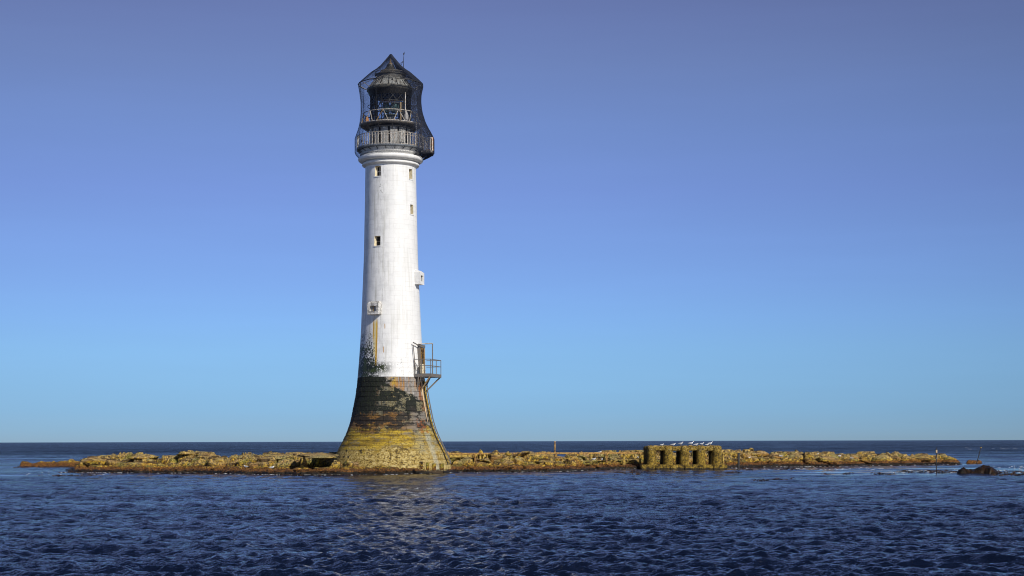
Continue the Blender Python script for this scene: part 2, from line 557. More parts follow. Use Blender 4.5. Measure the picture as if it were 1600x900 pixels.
def paint_mat():
    t = new_mat('weathered_white_tower_paint')
    P, phi, z = tower_coords(t)
    arc = t.mul(phi, 2.5)
    U = t.comb(arc, 0.0, z)
    c = (0.77, 0.77, 0.755)
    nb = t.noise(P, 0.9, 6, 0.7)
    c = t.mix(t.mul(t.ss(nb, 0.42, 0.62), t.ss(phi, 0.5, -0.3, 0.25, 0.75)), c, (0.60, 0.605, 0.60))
    # faint courses of the masonry under the paint
    br = t.node('ShaderNodeTexBrick', offset=0.5)
    t.put(br.inputs['Vector'], t.comb(arc, z, 0.0))
    br.inputs['Scale'].default_value = 1.0
    br.inputs['Mortar Size'].default_value = 0.012
    br.inputs['Mortar Smooth'].default_value = 0.4
    br.inputs['Brick Width'].default_value = 1.0
    br.inputs['Row Height'].default_value = 0.42
    br.inputs['Color1'].default_value = (0.0, 0, 0, 1); br.inputs['Color2'].default_value = (0.25, 0.25, 0.25, 1); br.inputs['Mortar'].default_value = (1, 1, 1, 1)
    mort = br.outputs['Fac']
    wear = t.noise(U, 1.3, 4, 0.6)
    c = t.mix(t.mul(mort, t.ss(wear, 0.36, 0.66, 0.1, 0.75)), c, (0.42, 0.41, 0.38))
    c = t.mix(t.mul(br.outputs['Color'], 0.35), c, (0.70, 0.70, 0.68))
    # vertical grime runs below the left windows
    sn = t.noise(t.comb(t.mul(arc, 7.0), 0.0, t.mul(z, 0.55)), 1.0, 6, 0.75)
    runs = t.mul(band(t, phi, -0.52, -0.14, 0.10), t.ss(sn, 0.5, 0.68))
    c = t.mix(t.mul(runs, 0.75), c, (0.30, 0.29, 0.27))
    spl = t.mul(band(t, phi, -0.42, -0.20, 0.08), t.mul(band(t, z, zt(308), zt(284), 0.3), t.ss(t.noise(U, 3.2, 6, 0.75), 0.52, 0.6)))
    c = t.mix(t.mul(spl, 0.7), c, (0.16, 0.15, 0.14))
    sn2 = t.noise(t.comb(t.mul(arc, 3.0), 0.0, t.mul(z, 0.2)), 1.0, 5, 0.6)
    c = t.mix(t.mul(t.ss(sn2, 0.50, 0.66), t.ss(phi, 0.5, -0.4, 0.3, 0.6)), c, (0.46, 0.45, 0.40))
    # rust runs under the left window box
    wob = t.mul(t.sub(t.noise(t.comb(0.0, 0.0, z), 1.2, 3, 0.6), 0.5), 0.03)
    ph2 = t.add(phi, wob)
    for cx, wd, zb, col, st in ((-0.53, 0.036, zt(523), (0.60, 0.33, 0.02), 0.95), (-0.41, 0.042, zt(566), (0.62, 0.36, 0.02), 1.0), (-0.47, 0.07, zt(545), (0.66, 0.52, 0.14), 0.6),
                                 (-0.40, 0.009, zt(548), (0.22, 0.07, 0.01), 0.9), (-0.53, 0.008, zt(515), (0.2, 0.07, 0.01), 0.8),
                                 (-0.165, 0.018, zt(553), (0.55, 0.33, 0.05), 0.0)):
        if st == 0.0: continue
        mk = t.mul(t.ss(t.m('ABSOLUTE', t.sub(ph2, cx)), wd, wd * 0.45), band(t, t.add(z, t.mul(t.noise(t.comb(t.mul(arc, 14.0), 0, 0), 1.0, 2), 1.2)), zb, zt(493), 0.35))
        c = t.mix(t.mul(mk, st), c, col)
    for cx, z0, z1 in ((-0.165, zt(553), zt(544)), (-0.13, zt(516), zt(509))):
        mk = t.mul(t.ss(t.m('ABSOLUTE', t.sub(ph2, cx)), 0.02, 0.01), band(t, z, z0, z1, 0.08))
        c = t.mix(t.mul(mk, 0.8), c, (0.45, 0.24, 0.05))
    # algae speckle climbing from the foot of the paint, higher on the shaded side
    reach = t.add(8.75, t.add(t.mul(t.ss(phi, -0.12, -0.62), 4.6), t.mul(t.ss(phi, 0.30, -0.2), 1.5)))
    d = t.ss(t.sub(reach, z), 0.0, 5.2)
    sp = t.noise(t.comb(t.mul(arc, 1.0), 0.0, t.mul(z, 0.7)), 8.5, 7, 0.80)
    sp2 = t.noise(U, 1.6, 3, 0.6)
    thr = t.sub(0.69, t.mul(d, 0.25))
    thr = t.sub(thr, t.mul(t.sub(sp2, 0.5), 0.35))
    ok = t.ss(t.sub(reach, z), 0.0, 0.3)
    mk = t.mul(t.ss(t.sub(sp, thr), -0.012, 0.02), ok)
    deep = t.mul(t.mul(t.ss(z, zt(564), zt(574)), t.ss(z, zt(588), zt(578), 0.25, 1.0)), t.mul(t.ss(phi, 0.25, -0.20), t.ss(t.noise(P, 5.0, 6, 0.78), 0.42, 0.47)))
    deep = t.mul(deep, t.ss(t.mul(t.ss(z, 8.45, 8.6), 1.0), -1.0, 1.0))
    mk = t.mx(mk, deep)
    c = t.mix(mk, c, t.mix(t.ss(sp2, 0.45, 0.7), (0.007, 0.012, 0.005), (0.045, 0.065, 0.012)))
    # worn speck along the lower paint edge and chips on the right
    chips = t.mul(t.ss(t.noise(P, 8.0, 5, 0.7), 0.62, 0.66), band(t, z, 8.4, 10.2, 0.5))
    c = t.mix(chips, c, (0.08, 0.07, 0.05))
    t.put(t.p.inputs['Base Color'], c)
    t.p.inputs['Roughness'].default_value = 0.55
    t.put(t.p.inputs['Normal'], t.bump(t.mul(mort, -1.0), 0.35, 0.02, t.bump(t.noise(P, 4, 5, 0.6), 0.12, 0.04)))
    return t.mat


def stone_mat(joint=False):
    t = new_mat('tower_granite' + ('_joint' if joint else ''))
    P, phi, z = tower_coords(t)
    arc = t.mul(phi, 3.6)
    rnd = t.node('ShaderNodeObjectInfo').outputs['Random']
    n1 = t.noise(P, 0.8, 5, 0.65)
    n2 = t.noise(P, 3.5, 5, 0.7)
    n3 = t.noise(P, 9.0, 5, 0.75)
    run = t.noise(t.comb(t.mul(arc, 3.0), 0.0, t.mul(z, 0.35)), 1.0, 5, 0.7)
    zj = t.add(z, t.mul(t.sub(n1, 0.5), 2.6))
    zj = t.add(zj, t.mul(t.sub(n2, 0.5), 1.0))
    zj = t.add(zj, t.mul(t.sub(rnd, 0.5), 0.35))
    # grey granite with rusty runs
    nb2 = t.noise(t.comb(t.mul(arc, 2.0), 0.0, t.mul(z, 1.2)), 1.5, 5, 0.7)
    grey = t.mix(t.ss(n2, 0.4, 0.65), (0.30, 0.275, 0.255), (0.17, 0.15, 0.135))
    grey = t.mix(t.mul(t.ss(run, 0.50, 0.60), 0.9), grey, (0.36, 0.17, 0.03))
    grey = t.mix(t.mul(band(t, phi, 0.02, 0.22, 0.06), t.ss(nb2, 0.42, 0.56)), grey, (0.44, 0.27, 0.03))
    grey = t.mix(t.mul(t.ss(run, 0.44, 0.36), 0.75), grey, (0.60, 0.58, 0.54))
    grey = t.mix(t.mul(t.sub(rnd, 0.2), 0.35), grey, (0.34, 0.30, 0.20))
    rim = t.ss(phi, 0.96, 1.06)
    grey = t.mix(t.mul(band(t, phi, 0.95, 1.12, 0.03), t.ss(run, 0.35, 0.5)), grey, (0.22, 0.08, 0.02))
    c = grey
    # ochre and brown band
    nb_ = t.noise(t.comb(t.mul(arc, 0.8), 0.0, t.mul(z, 3.0)), 1.2, 6, 0.75)
    brown = t.ramp(nb_, [(0.38, (0.012, 0.010, 0.007)), (0.47, (0.10, 0.045, 0.010)), (0.56, (0.24, 0.12, 0.02)), (0.68, (0.22, 0.19, 0.15))])
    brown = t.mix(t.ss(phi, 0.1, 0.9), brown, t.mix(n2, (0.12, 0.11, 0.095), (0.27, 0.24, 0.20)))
    c = t.mix(t.ss(zj, zt(640), zt(650)), c, brown)
    # black algae
    nh0 = t.noise(t.comb(t.mul(arc, 0.9), 0.0, t.mul(z, 1.6)), 1.0, 6, 0.7)
    lim = t.add(0.0, t.mul(t.ss(z, zt(598), zt(630)), 1.05))
    side = t.ss(t.add(phi, t.mul(t.sub(nh0, 0.5), 1.3)), t.add(lim, 0.08), t.sub(lim, 0.08))
    nh = t.noise(t.comb(t.mul(arc, 1.3), 0.0, t.mul(z, 2.6)), 1.3, 6, 0.72)
    hole = t.mul(t.ss(t.add(nh, t.mul(t.sub(rnd, 0.5), 0.30)), 0.55, 0.60), t.mul(t.ss(phi, -0.42, -0.12), 0.9))
    hole = t.mul(hole, t.ss(z, zt(598), zt(612)))
    alg = t.mul(side, t.mul(t.ss(zj, zt(652), zt(643)), t.sub(1.0, hole)))
    moss = t.mix(t.ss(n3, 0.5, 0.7), (0.004, 0.006, 0.003), (0.022, 0.036, 0.006))
    c = t.mix(t.mul(hole, side), c, t.mix(t.ss(n3, 0.4, 0.6), (0.03, 0.033, 0.012), (0.26, 0.23, 0.13)))
    c = t.mix(alg, c, moss)
    # streaks of black also through the brown zone
    c = t.mix(t.mul(t.ss(t.noise(t.comb(t.mul(arc, 0.5), 3.0, t.mul(z, 1.5)), 1.2, 5, 0.7), 0.49, 0.54), t.mul(band(t, zj, zt(676), zt(640), 0.3), 0.92)), c, (0.010, 0.008, 0.006))
    # yellow lichen / weed zone
    bz = t.noise(t.comb(t.mul(arc, 0.35), 0.0, t.mul(z, 3.4)), 1.0, 5, 0.7)
    yel = t.ramp(bz, [(0.36, (0.05, 0.032, 0.005)), (0.46, (0.24, 0.15, 0.010)), (0.56, (0.46, 0.31, 0.020)), (0.70, (0.46, 0.35, 0.09))])
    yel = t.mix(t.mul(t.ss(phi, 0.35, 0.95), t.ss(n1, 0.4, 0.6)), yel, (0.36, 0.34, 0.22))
    yel = t.mix(t.mul(t.ss(n3, 0.50, 0.40), 0.8), yel, (0.06, 0.045, 0.010))
    yel = t.mix(t.mul(t.ss(nb_, 0.52, 0.60), 0.6), yel, (0.19, 0.17, 0.12))
    c = t.mix(t.ss(zj, zt(668), zt(675)), c, yel)
    # barnacles, pits
    n6 = t.noise(t.scale(P, (1.0, 1.0, 1.8)), 6.0, 6, 0.8)
    nq = t.add(t.add(t.mul(n3, 0.35), t.mul(n6, 0.65)), t.add(0.03, t.mul(t.sub(n2, 0.5), t.ss(phi, -0.6, 0.4, 0.3, 0.75))))
    barn = t.ramp(nq, [(0.43, (0.015, 0.010, 0.004)), (0.485, (0.20, 0.125, 0.018)), (0.54, (0.43, 0.31, 0.08)), (0.64, (0.56, 0.46, 0.22))])
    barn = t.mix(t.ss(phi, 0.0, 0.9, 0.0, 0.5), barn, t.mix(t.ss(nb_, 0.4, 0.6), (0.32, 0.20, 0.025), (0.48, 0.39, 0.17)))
    c = t.mix(t.ss(zj, zt(696), zt(706)), c, barn)
    pits = t.mul(t.ss(t.add(t.voro(P, 2.2), t.mul(t.sub(n2, 0.5), 1.2)), 0.34, 0.24), t.mul(t.ss(phi, -0.1, -0.6), band(t, z, zt(716), zt(699), 0.2)))
    c = t.mix(t.mul(pits, 0.95), c, (0.012, 0.010, 0.008))
    # pale bleached run near the ladder
    bl = t.mul(t.ss(t.m('ABSOLUTE', t.sub(t.add(phi, t.mul(t.sub(n2, .5), .1)), 0.93)), 0.09, 0.03), t.mul(t.ss(z, zt(668), zt(690)), t.ss(n3, 0.4, 0.5)))
    c = t.mix(t.mul(bl, 0.5), c, (0.40, 0.43, 0.38))
    # salt-rust patches
    rp = t.mul(band(t, phi, 0.72, 1.05, 0.04), t.mul(band(t, z, zt(676), zt(655), 0.12), t.ss(n2, 0.48, 0.55)))
    c = t.mix(t.mul(rp, 0.8), c, (0.26, 0.08, 0.02))
    # wet foot
    c = t.mix(t.ss(t.add(z, t.mul(n2, 0.5)), 0.62, 0.45), c, (0.06, 0.035, 0.012))
    if joint:
        c = t.mix(t.ss(z, zt(690), zt(650), 0.3, 0.62), c, (0.012, 0.010, 0.008))
    t.put(t.p.inputs['Base Color'], c)
    t.p.inputs['Roughness'].default_value = 0.8
    t.put(t.p.inputs['Normal'], t.bump(n3, 0.9, 0.07, t.bump(n2, 0.7, 0.09)))
    return t.mat


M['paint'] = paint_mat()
M['stone'] = stone_mat()
M['joint'] = stone_mat(True)

# ------------------------------------------------------------------ sea
def build_sea():
    th = np.concatenate([np.linspace(-180, -22, 60)[:-1], np.linspace(-22, 22, 800), np.linspace(22, 180, 60)[1:-1]])
    th = np.radians(th)
    rr = [2.0, 6.0, 12.0, 18.0, 22.0, 26.0]
    r = 28.0
    while r < 16000:
        rr.append(r)
        if r < 200: step = max(0.07, 0.07 * (r / 32.0) ** 1.38)
        else: step = 0.07 * (200 / 32.0) ** 1.38 * (r / 200.0) ** 2.0
        r += min(step, r * 0.06)
    rr = np.array(rr)
    nr, nc = len(rr), len(th)
    X = (rr[:, None] * np.sin(th)[None, :]).astype(np.float32)
    Y = (rr[:, None] * np.cos(th)[None, :]).astype(np.float32)
    dr = np.gradient(rr).astype(np.float32)[:, None]
    g = np.random.RandomState(4)
    NW = 130
    lam = np.concatenate([np.exp(g.uniform(math.log(0.24), math.log(2.4), NW - 34)), np.exp(g.uniform(math.log(2.4), math.log(13.0), 34))])
    wind = math.radians(248)
    ang = wind + g.normal(0, 1, NW) * np.where(lam < 2.0, 0.62, 0.30)
    H = np.zeros_like(X); DX = np.zeros_like(X); DY = np.zeros_like(X)
    # calmer water in the lee of the reef and in wind slicks
    px = np.clip(X / np.maximum(Y, 1) * FPX + 800, 0, 1600)
    Yf, _, _ = reef_fields(px)
    lee = np.clip(1 - np.abs(Y - (Yf - 5)) / 9.0, 0, 1) * (Y > 0) * (np.abs(px - 800) < 900)
    lee = lee * np.interp(px, [0, 90, 500, 640, 720, 900, 1100, 1600], [0.3, 0.5, 0.5, 0.1, 0.6, 0.9, 1.05, 1.15])
    lee = np.clip(lee * (0.35 + 0.7 * fbm(X / 9.0, Y / 1.6, 3, 55)), 0, 1)
    stk = np.clip((fbm(X / 16.0, Y / 3.4, 4, 57) - 0.50) / 0.06, 0, 1)
    rgt = np.interp(px, [880, 1080], [0, 1]) * (Y > 118) * (Y < Yf + 3) * np.clip((Y - 118) / 8.0, 0, 1)
    isl = np.interp(px, [60, 90, 200, 300], [0.9, 0.9, 0.7, 0.0]) * np.clip(1 - np.abs(Y - 132) / 5.0, 0, 1) * (Y > 0)
    lee = np.clip(np.maximum(np.maximum(lee, stk * rgt), stk * isl), 0, 1)
    sl = fbm(X / 22.0 + 3, Y / 9.0, 3, 90)
    amp = (0.85 + 0.9 * (sl - 0.4)) * (1 - 0.85 * lee)
    amp = np.clip(amp, 0.08, 1.4).astype(np.float32)
    st = 0.042
    for i in range(NW):
        k = 2 * math.pi / lam[i]
        a = st * lam[i] / (2 * math.pi) * (1.55 if lam[i] < 0.7 else 0.85 if lam[i] < 1.6 else 0.62 * (1.6 / lam[i]) ** 0.9) * g.uniform(0.6, 1.4)
        fade = np.clip((lam[i] / dr - 2.0) / 1.5, 0, 1) * np.ones_like(dr)
        if lam[i] > 2.4: fade = np.maximum(fade, (rr[:, None] > 180) * (rr[:, None] < 3000) * 1.0)
        rows = fade[:, 0] > 0
        if not rows.any(): continue
        kx, ky = k * math.cos(ang[i]), k * math.sin(ang[i])
        ph = kx * X[rows] + ky * Y[rows] + np.float32(g.uniform(0, 6.28))
        A = a * fade[rows] * np.interp(rr[rows], [160, 260], [1.0, 2.0]).astype(np.float32)[:, None]
        s = np.sin(ph); c = np.cos(ph)
        H[rows] += A * c
        DX[rows] -= A * s * math.cos(ang[i]) * 0.6
        DY[rows] -= A * s * math.sin(ang[i]) * 0.6
    H *= amp; DX *= amp; DY *= amp
    V = np.stack([X + DX, Y + DY, H], -1).reshape(-1, 3)
    Q = grid_quads(nr, nc, wrap=True)
    # close the middle
    me = np_mesh('sea', V, Q)
    at_ = me.attributes.new('calm', 'FLOAT', 'POINT')
    at_.data.foreach_set('value', lee.astype(np.float32).ravel())
    mt = bpy.data.materials.new('sea_water'); mt.use_nodes = True; mt.node_tree.nodes.clear()
    t = T(mt.node_tree); t.mat = mt
    out = t.node('ShaderNodeOutputMaterial')
    P = t.node('ShaderNodeNewGeometry').outputs['Position']
    calm = t.node('ShaderNodeAttribute', attribute_name='calm').outputs['Fac']
    Rm = t.node('ShaderNodeVectorRotate', rotation_type='Z_AXIS')
    t.put(Rm.inputs['Vector'], P); Rm.inputs['Angle'].default_value = R_(-22)
    Pr = Rm.outputs[0]
    a = t.noise(t.scale(Pr, (0.42, 1.0, 1.0)), 3.3, 4, 0.66)
    b = t.noise(t.scale(Pr, (0.35, 1.0, 1.0)), 0.55, 5, 0.6)
    c9 = t.noise(t.scale(Pr, (0.45, 1.0, 1.0)), 8.5, 4, 0.65)
    slick = t.noise(t.scale(P, (0.045, 0.11, 1.0)), 1.0, 4, 0.55)
    py = t.sep(P)[1]
    far = t.ss(py, 130.0, 420.0)
    rid = t.m('ABSOLUTE', t.sub(a, 0.5))
    hgt = t.add(t.add(t.mul(t.sub(0.5, rid), 0.17), t.mul(c9, 0.04)), t.mul(b, t.add(0.10, t.mul(far, 0.85))))
    nb = t.node('ShaderNodeBump')
    t.put(nb.inputs['Strength'], t.mul(t.ss(slick, 0.35, 0.62, 0.6, 1.0), t.mx(t.sub(1.0, t.mul(calm, 1.0)), 0.03))); nb.inputs['Distance'].default_value = 1.0
    t.put(nb.inputs['Height'], hgt)
    fr = t.node('ShaderNodeFresnel'); fr.inputs[0].default_value = 1.333
    t.put(fr.inputs['Normal'], nb.outputs[0])
    # a rough sea mirrors less of the low sky than flat water would: facets hide one another
    k = t.ss(py, 70.0, 420.0, 1.38, 0.46)
    k = t.mul(k, t.ss(slick, 0.38, 0.62, 1.08, 0.86))
    gust = t.noise(t.scale(P, (0.012, 0.022, 1.0)), 1.0, 4, 0.6)
    k = t.mul(k, t.ss(gust, 0.40, 0.60, 1.22, 0.80))
    k = t.m('MINIMUM', t.mx(k, t.mul(calm, 1.2)), 1.0)
    df = t.node('ShaderNodeBsdfDiffuse'); df.inputs[0].default_value = (0.0035, 0.007, 0.021, 1)
    gl = t.node('ShaderNodeBsdfGlossy'); gl.inputs[0].default_value = (1, 1, 1, 1)
    t.put(gl.inputs['Roughness'], t.ss(py, 40.0, 500.0, 0.05, 0.2)); t.put(gl.inputs['Normal'], nb.outputs[0])
    mx = t.node('ShaderNodeMixShader'); t.put(mx.inputs[0], t.mul(fr.outputs[0], k))
    mt.node_tree.links.new(df.outputs[0], mx.inputs[1]); mt.node_tree.links.new(gl.outputs[0], mx.inputs[2]); mt.node_tree.links.new(mx.outputs[0], out.inputs[0])
    o = link('sea', me, t.mat)
    tag(o, 'dark blue choppy sea surface reaching the horizon', None, None, 'structure')
    return o


build_sea()

# ------------------------------------------------------------------ reef
def build_reef():
    pxs = np.arange(80, 1512, 1.35)
    s = np.concatenate([np.linspace(-3, 0, 6)[:-1], np.linspace(0, 10.5, 96), np.linspace(10.5, 27, 40)[1:]])
    PX, S = np.meshgrid(pxs, s)
    Yf, _, _ = reef_fields(PX)
    Y = Yf + S
    X = (PX - 800) * Yf / FPX
    H = reef_height(X, Y)
    V = np.stack([X, Y, H], -1).reshape(-1, 3)
    # small sideways displacement so that ledges overhang a little
    V[:, 0] += 0.10 * (fbm(V[:, 0] * 3 + V[:, 2] * 5, V[:, 1] * 3, 3, 70) - 0.5)
    V[:, 1] += 0.35 * (fbm(V[:, 0] * 1.2 + V[:, 2] * 6, V[:, 1] * 1.2, 3, 71) - 0.5)
    me = np_mesh('rock_reef', V, grid_quads(*PX.shape))
    o = link('rock_reef', me, M['rock'])
    tag(o, 'long low reef of ochre weed-covered rock round the tower', None, None, 'structure')


build_reef()


def ground(x, y):
    return float(reef_height(np.array([float(x)]), np.array([float(y)]))[0])


def boulder_mesh(seed, sub=3, flat=0.7, lump=0.28):
    bm = bmesh.new()
    bmesh.ops.create_icosphere(bm, subdivisions=sub, radius=1.0)
    off = Vector((seed * 7.3, seed * 3.1, -seed * 5.7))
    for v in bm.verts:
        p = v.co.copy()
        d = mnoise.fractal(p * 1.1 + off, 1.0, 2.0, 4) * lump * 1.2 + lump * 0.5 * (0.5 - mnoise.voronoi(p * 1.6 + off)[0][0])
        v.co = p * (1 + d)
        # planar cuts
        for ax in (Vector((0.6, 0.3, 0.7)), Vector((-0.7, 0.5, 0.4)), Vector((0.1, -0.9, 0.5)), Vector((-0.3, -0.5, 0.8))):
            a = (ax + Vector((math.sin(seed * 3 + ax.x * 9), math.cos(seed * 5), 0)) * 0.3).normalized()
            e = v.co.dot(a) - 0.82
            if e > 0: v.co -= a * e * 0.75
        v.co.z *= flat
    me = bpy.data.meshes.new('boulder')
    bm.to_mesh(me); bm.free()
    me.polygons.foreach_set('use_smooth', [True] * len(me.polygons))
    me.materials.append(M['rock'])
    return me


BM = [boulder_mesh(i + 1, 4 if i < 3 else 3, 0.6 + 0.1 * (i % 4), 0.22 + 0.03 * (i % 3)) for i in range(9)]


def boulder(px, ytop, wpx, label, group=None, dback=3.0, k=0, flat=None):
    Yf, Yr, Ht = [float(a[0]) for a in reef_fields(np.array([float(px)]))]
    Y = Yf + dback
    X = at(px, Y)
    w_ = wpx * Y / FPX / 2
    z1 = zat(ytop, Y)
    z0 = ground(X, Y) - 0.15
    hz = max(0.12, (z1 - z0) * 0.5)
    o = link('boulder', BM[k % len(BM)])
    o.location = (X, Y, z0 + hz)
    me_h = 0.75 if flat is None else flat
    o.scale = (w_ / 0.95, w_ * 0.9, hz / me_h)
    o.rotation_euler = (rng.uniform(-0.15, 0.15), rng.uniform(-0.2, 0.2), rng.uniform(-0.5, 0.5))
    tag(o, label, 'boulder', group)
    return o


boulder(712, 702, 33, 'wide domed boulder just behind the start of the rusty rail beside the tower', dback=8, k=0)
boulder(751, 701, 11, 'upright rounded boulder standing above the rail right of the domed one', dback=8, k=1)
boulder(774, 705, 22, 'low pale boulder behind the rail right of the upright one', dback=8, k=2)
boulder(794, 706, 10, 'small round rock peeping over the rail beyond the low pale boulder', dback=8, k=3)
boulder(317, 704.5, 22, 'tall blocky rock at the highest point of the reef beyond the tower foot', dback=8, k=4)
boulder(292, 707, 30, 'broad ochre rock beside the tall blocky rock', dback=7.5, k=5)
boulder(225, 708.5, 42, 'broad pale-topped rock on the western hump of the reef', dback=8, k=6)
boulder(150, 713, 34, 'rounded yellowish rock near the low western tip of the main reef', dback=6, k=7)
boulder(380, 709, 34, 'flat-topped rock in the middle of the reef west of the tower', dback=8, k=8)
boulder(432, 707.5, 50, 'long ochre slab of rock between flat-topped rock and dark cave', dback=8, k=0)
boulder(473, 706.5, 8, 'small knob of rock perched above the reef near the dark hollow', dback=8.5, k=4)
boulder(475, 710, 12, 'blocky rock forming the seaward jamb of the black hollow', dback=3.2, k=4)
ob = boulder(499, 708.5, 50, 'flat rock roof over the black hollow against the tower foot', dback=4.6, k=2)
ob.scale = (1.6, 2.9, 0.22); ob.location.z = zat(710.6, ob.location.y) - 0.03; ob.rotation_euler = (0.05, 0.03, 0)
boulder(716, 731, 46, 'low whale-backed rock at the waterline below the start of the rail', dback=1.5, k=1)
boulder(831, 727, 26, 'pale pitted boulder under the rail near the waterline', dback=2.2, k=2)
boulder(875, 723, 20, 'pale rounded boulder below the tall marker stake', dback=2.6, k=3)
boulder(895, 723, 14, 'round boulder just beyond the one below the stake', dback=2.6, k=5)
boulder(1185, 705.5, 30, 'large humped ochre boulder east of the pillared block', dback=7, k=6)
boulder(1190, 708, 20, 'white-splashed boulder behind the large humped one', dback=8, k=7)
boulder(1250, 708, 40, 'broad ridge boulder with gulls standing on it', dback=7, k=8)
boulder(1241, 721, 18, 'round ochre boulder at the waterline in front of a black gap', dback=2, k=3)
boulder(1268, 720, 22, 'second round ochre boulder at the waterline beside the black gap', dback=2, k=4)
boulder(1296, 713, 38, 'big wedge-shaped yellow boulder reaching down to the water', dback=2.5, k=5)
boulder(1328, 717, 26, 'yellow boulder split from the big wedge by a crack', dback=2.5, k=0)
boulder(1350, 719, 26, 'slanting yellow boulder with a black notch under it', dback=2.5, k=1)
boulder(1378, 713, 36, 'wide domed yellow boulder at the middle of the eastern reef', dback=3, k=6)
boulder(1418, 716, 24, 'grey-topped boulder with a dark hollow beside the iron post', dback=4, k=7)
boulder(1438, 714, 34, 'pale pointed boulder close behind the iron post', dback=4, k=8)
boulder(1484, 717, 30, 'last yellow boulder tapering to the eastern tip of the reef', dback=3, k=2)
GB = 'boulders scattered over the reef'
ZN_ = [(105, 300, 'on the western hump'), (300, 400, 'between the tall blocky rock and the flat-topped rock'), (400, 505, 'by the black hollow'), (715, 800, 'under the first braced stretch of rail'),
       (800, 867, 'between the braced rail and the tall stake'), (867, 1000, 'between the tall stake and the pillared block'), (1135, 1240, 'just beyond the pillared block'), (1240, 1380, 'along the middle of the eastern reef'), (1380, 1490, 'near the iron post on the eastern tip')]
ORD = ['first', 'second', 'third', 'fourth', 'fifth', 'sixth', 'seventh', 'eighth', 'ninth', 'tenth', 'eleventh', 'twelfth', 'thirteenth', 'fourteenth', 'fifteenth', 'sixteenth', 'seventeenth', 'eighteenth']
for (xa, xb, where) in ZN_:
    for low in (True, False):
        n_ = max(3, min(8, int((xb - xa) / (14 if xa > 600 else 26))))
        xs_ = sorted(rng.uniform(xa, xb) for _ in range(n_)); q = 0
        for px in xs_:
            db = rng.uniform(0.7, 2.2) if low else rng.uniform(4, 8)
            Yf = float(reef_fields(np.array([px]))[0][0]); Y = Yf + db; X = at(px, Y)
            g0 = ground(X, Y)
            sz = rng.uniform(0.25, 0.7) * (1.0 if px > 700 else 0.75)
            if g0 < -0.1: continue
            o = link('boulder', BM[rng.randrange(3, 9)])
            o.location = (X, Y, g0 + sz * 0.12)
            o.scale = (sz * rng.uniform(0.9, 1.5), sz, sz * rng.uniform(0.45, 0.8))
            o.rotation_euler = (rng.uniform(-0.3, 0.3), rng.uniform(-0.3, 0.3), rng.uniform(0, 6.28))
            tag(o, '%s %s %s, from the left' % (ORD[q], 'waterline boulder' if low else 'upper boulder', where), 'boulder', GB)
            q += 1


DKR = simple('painted_gap_shade', (0.010, 0.007, 0.004), 0.5, col2=(0.07, 0.045, 0.012), scale=2.6, bump=1.0)  # shade painted as black colour on boulders added to darken the rail gaps
DK = []
for me_ in BM[3:6]:
    q_ = me_.copy(); q_.materials.clear(); q_.materials.append(DKR); DK.append(q_)
for i, (px, ow) in enumerate(((709, 'first, hard against the tower foot'), (726, 'second from the tower'), (743, 'third from the tower'), (760, 'fourth from the tower'), (777, 'fifth from the tower'), (795, 'last, farthest from the tower'))):
    Y = Ya + (Yb - Ya) * (px - 698) / 308.0 + 2.9
    o = link('boulder', DK[i % 3]); X = at(px, Y)  # added boulder, there only to darken the rail gaps
    o.location = (X, Y, 0.62); o.scale = (0.75, 0.6, 0.95); o.rotation_euler = (0, 0, i * 1.1)
    tag(o, 'added shade-black boulder behind the braced rail legs, ' + ow, 'boulder', 'added shade-black boulders behind the rail')


# thin orange islet at the far left, dark rock at the right, far orange rock
def islet(name, px0, px1, wy, prof, label, cat, mat, depth=2.5, lump=0.17):
    Y0 = EYE * FPX / (wy - HOR)
    n, m = 90, 22
    us = np.linspace(0, 1, n); vs = np.linspace(-0.15, 1.1, m)
    U, Vv = np.meshgrid(us, vs)
    X = at(px0 + (px1 - px0) * U, Y0 + Vv * depth); Y = Y0 + Vv * depth + 0.5 * (fbm(X, Vv, 2, 3) - 0.5)
    ht = np.interp(px0 + (px1 - px0) * us, [p[0] for p in prof], [zat(p[1], Y0 + depth * 0.5) for p in prof])[None, :]
    cross = np.interp(Vv, [-0.15, 0, 0.2, 0.5, 0.8, 1.1], [-0.4, 0.05, 0.75, 1.0, 0.7, -0.4])
    H = (ht + 0.12) * cross + lump * 2.4 * (fbm(X * 2.3, Y * 1.8, 5, 12) - 0.5)
    f1, f2, c = worley(X / 0.7, Y / 0.6, 4)
    H = H + lump * (c - 0.3 - f1)
    H = np.minimum(H, np.interp(U, [0, 0.02, 0.98, 1], [-0.3, 2, 2, -0.3]))
    c0 = Vector((float(X.mean()), float(Y.mean()), 0))
    V = np.stack([X - c0.x, Y - c0.y, H], -1).reshape(-1, 3)
    o = link(name, np_mesh(name, V, grid_quads(m, n)), mat, loc=c0)
    tag(o, label, cat)
    return o


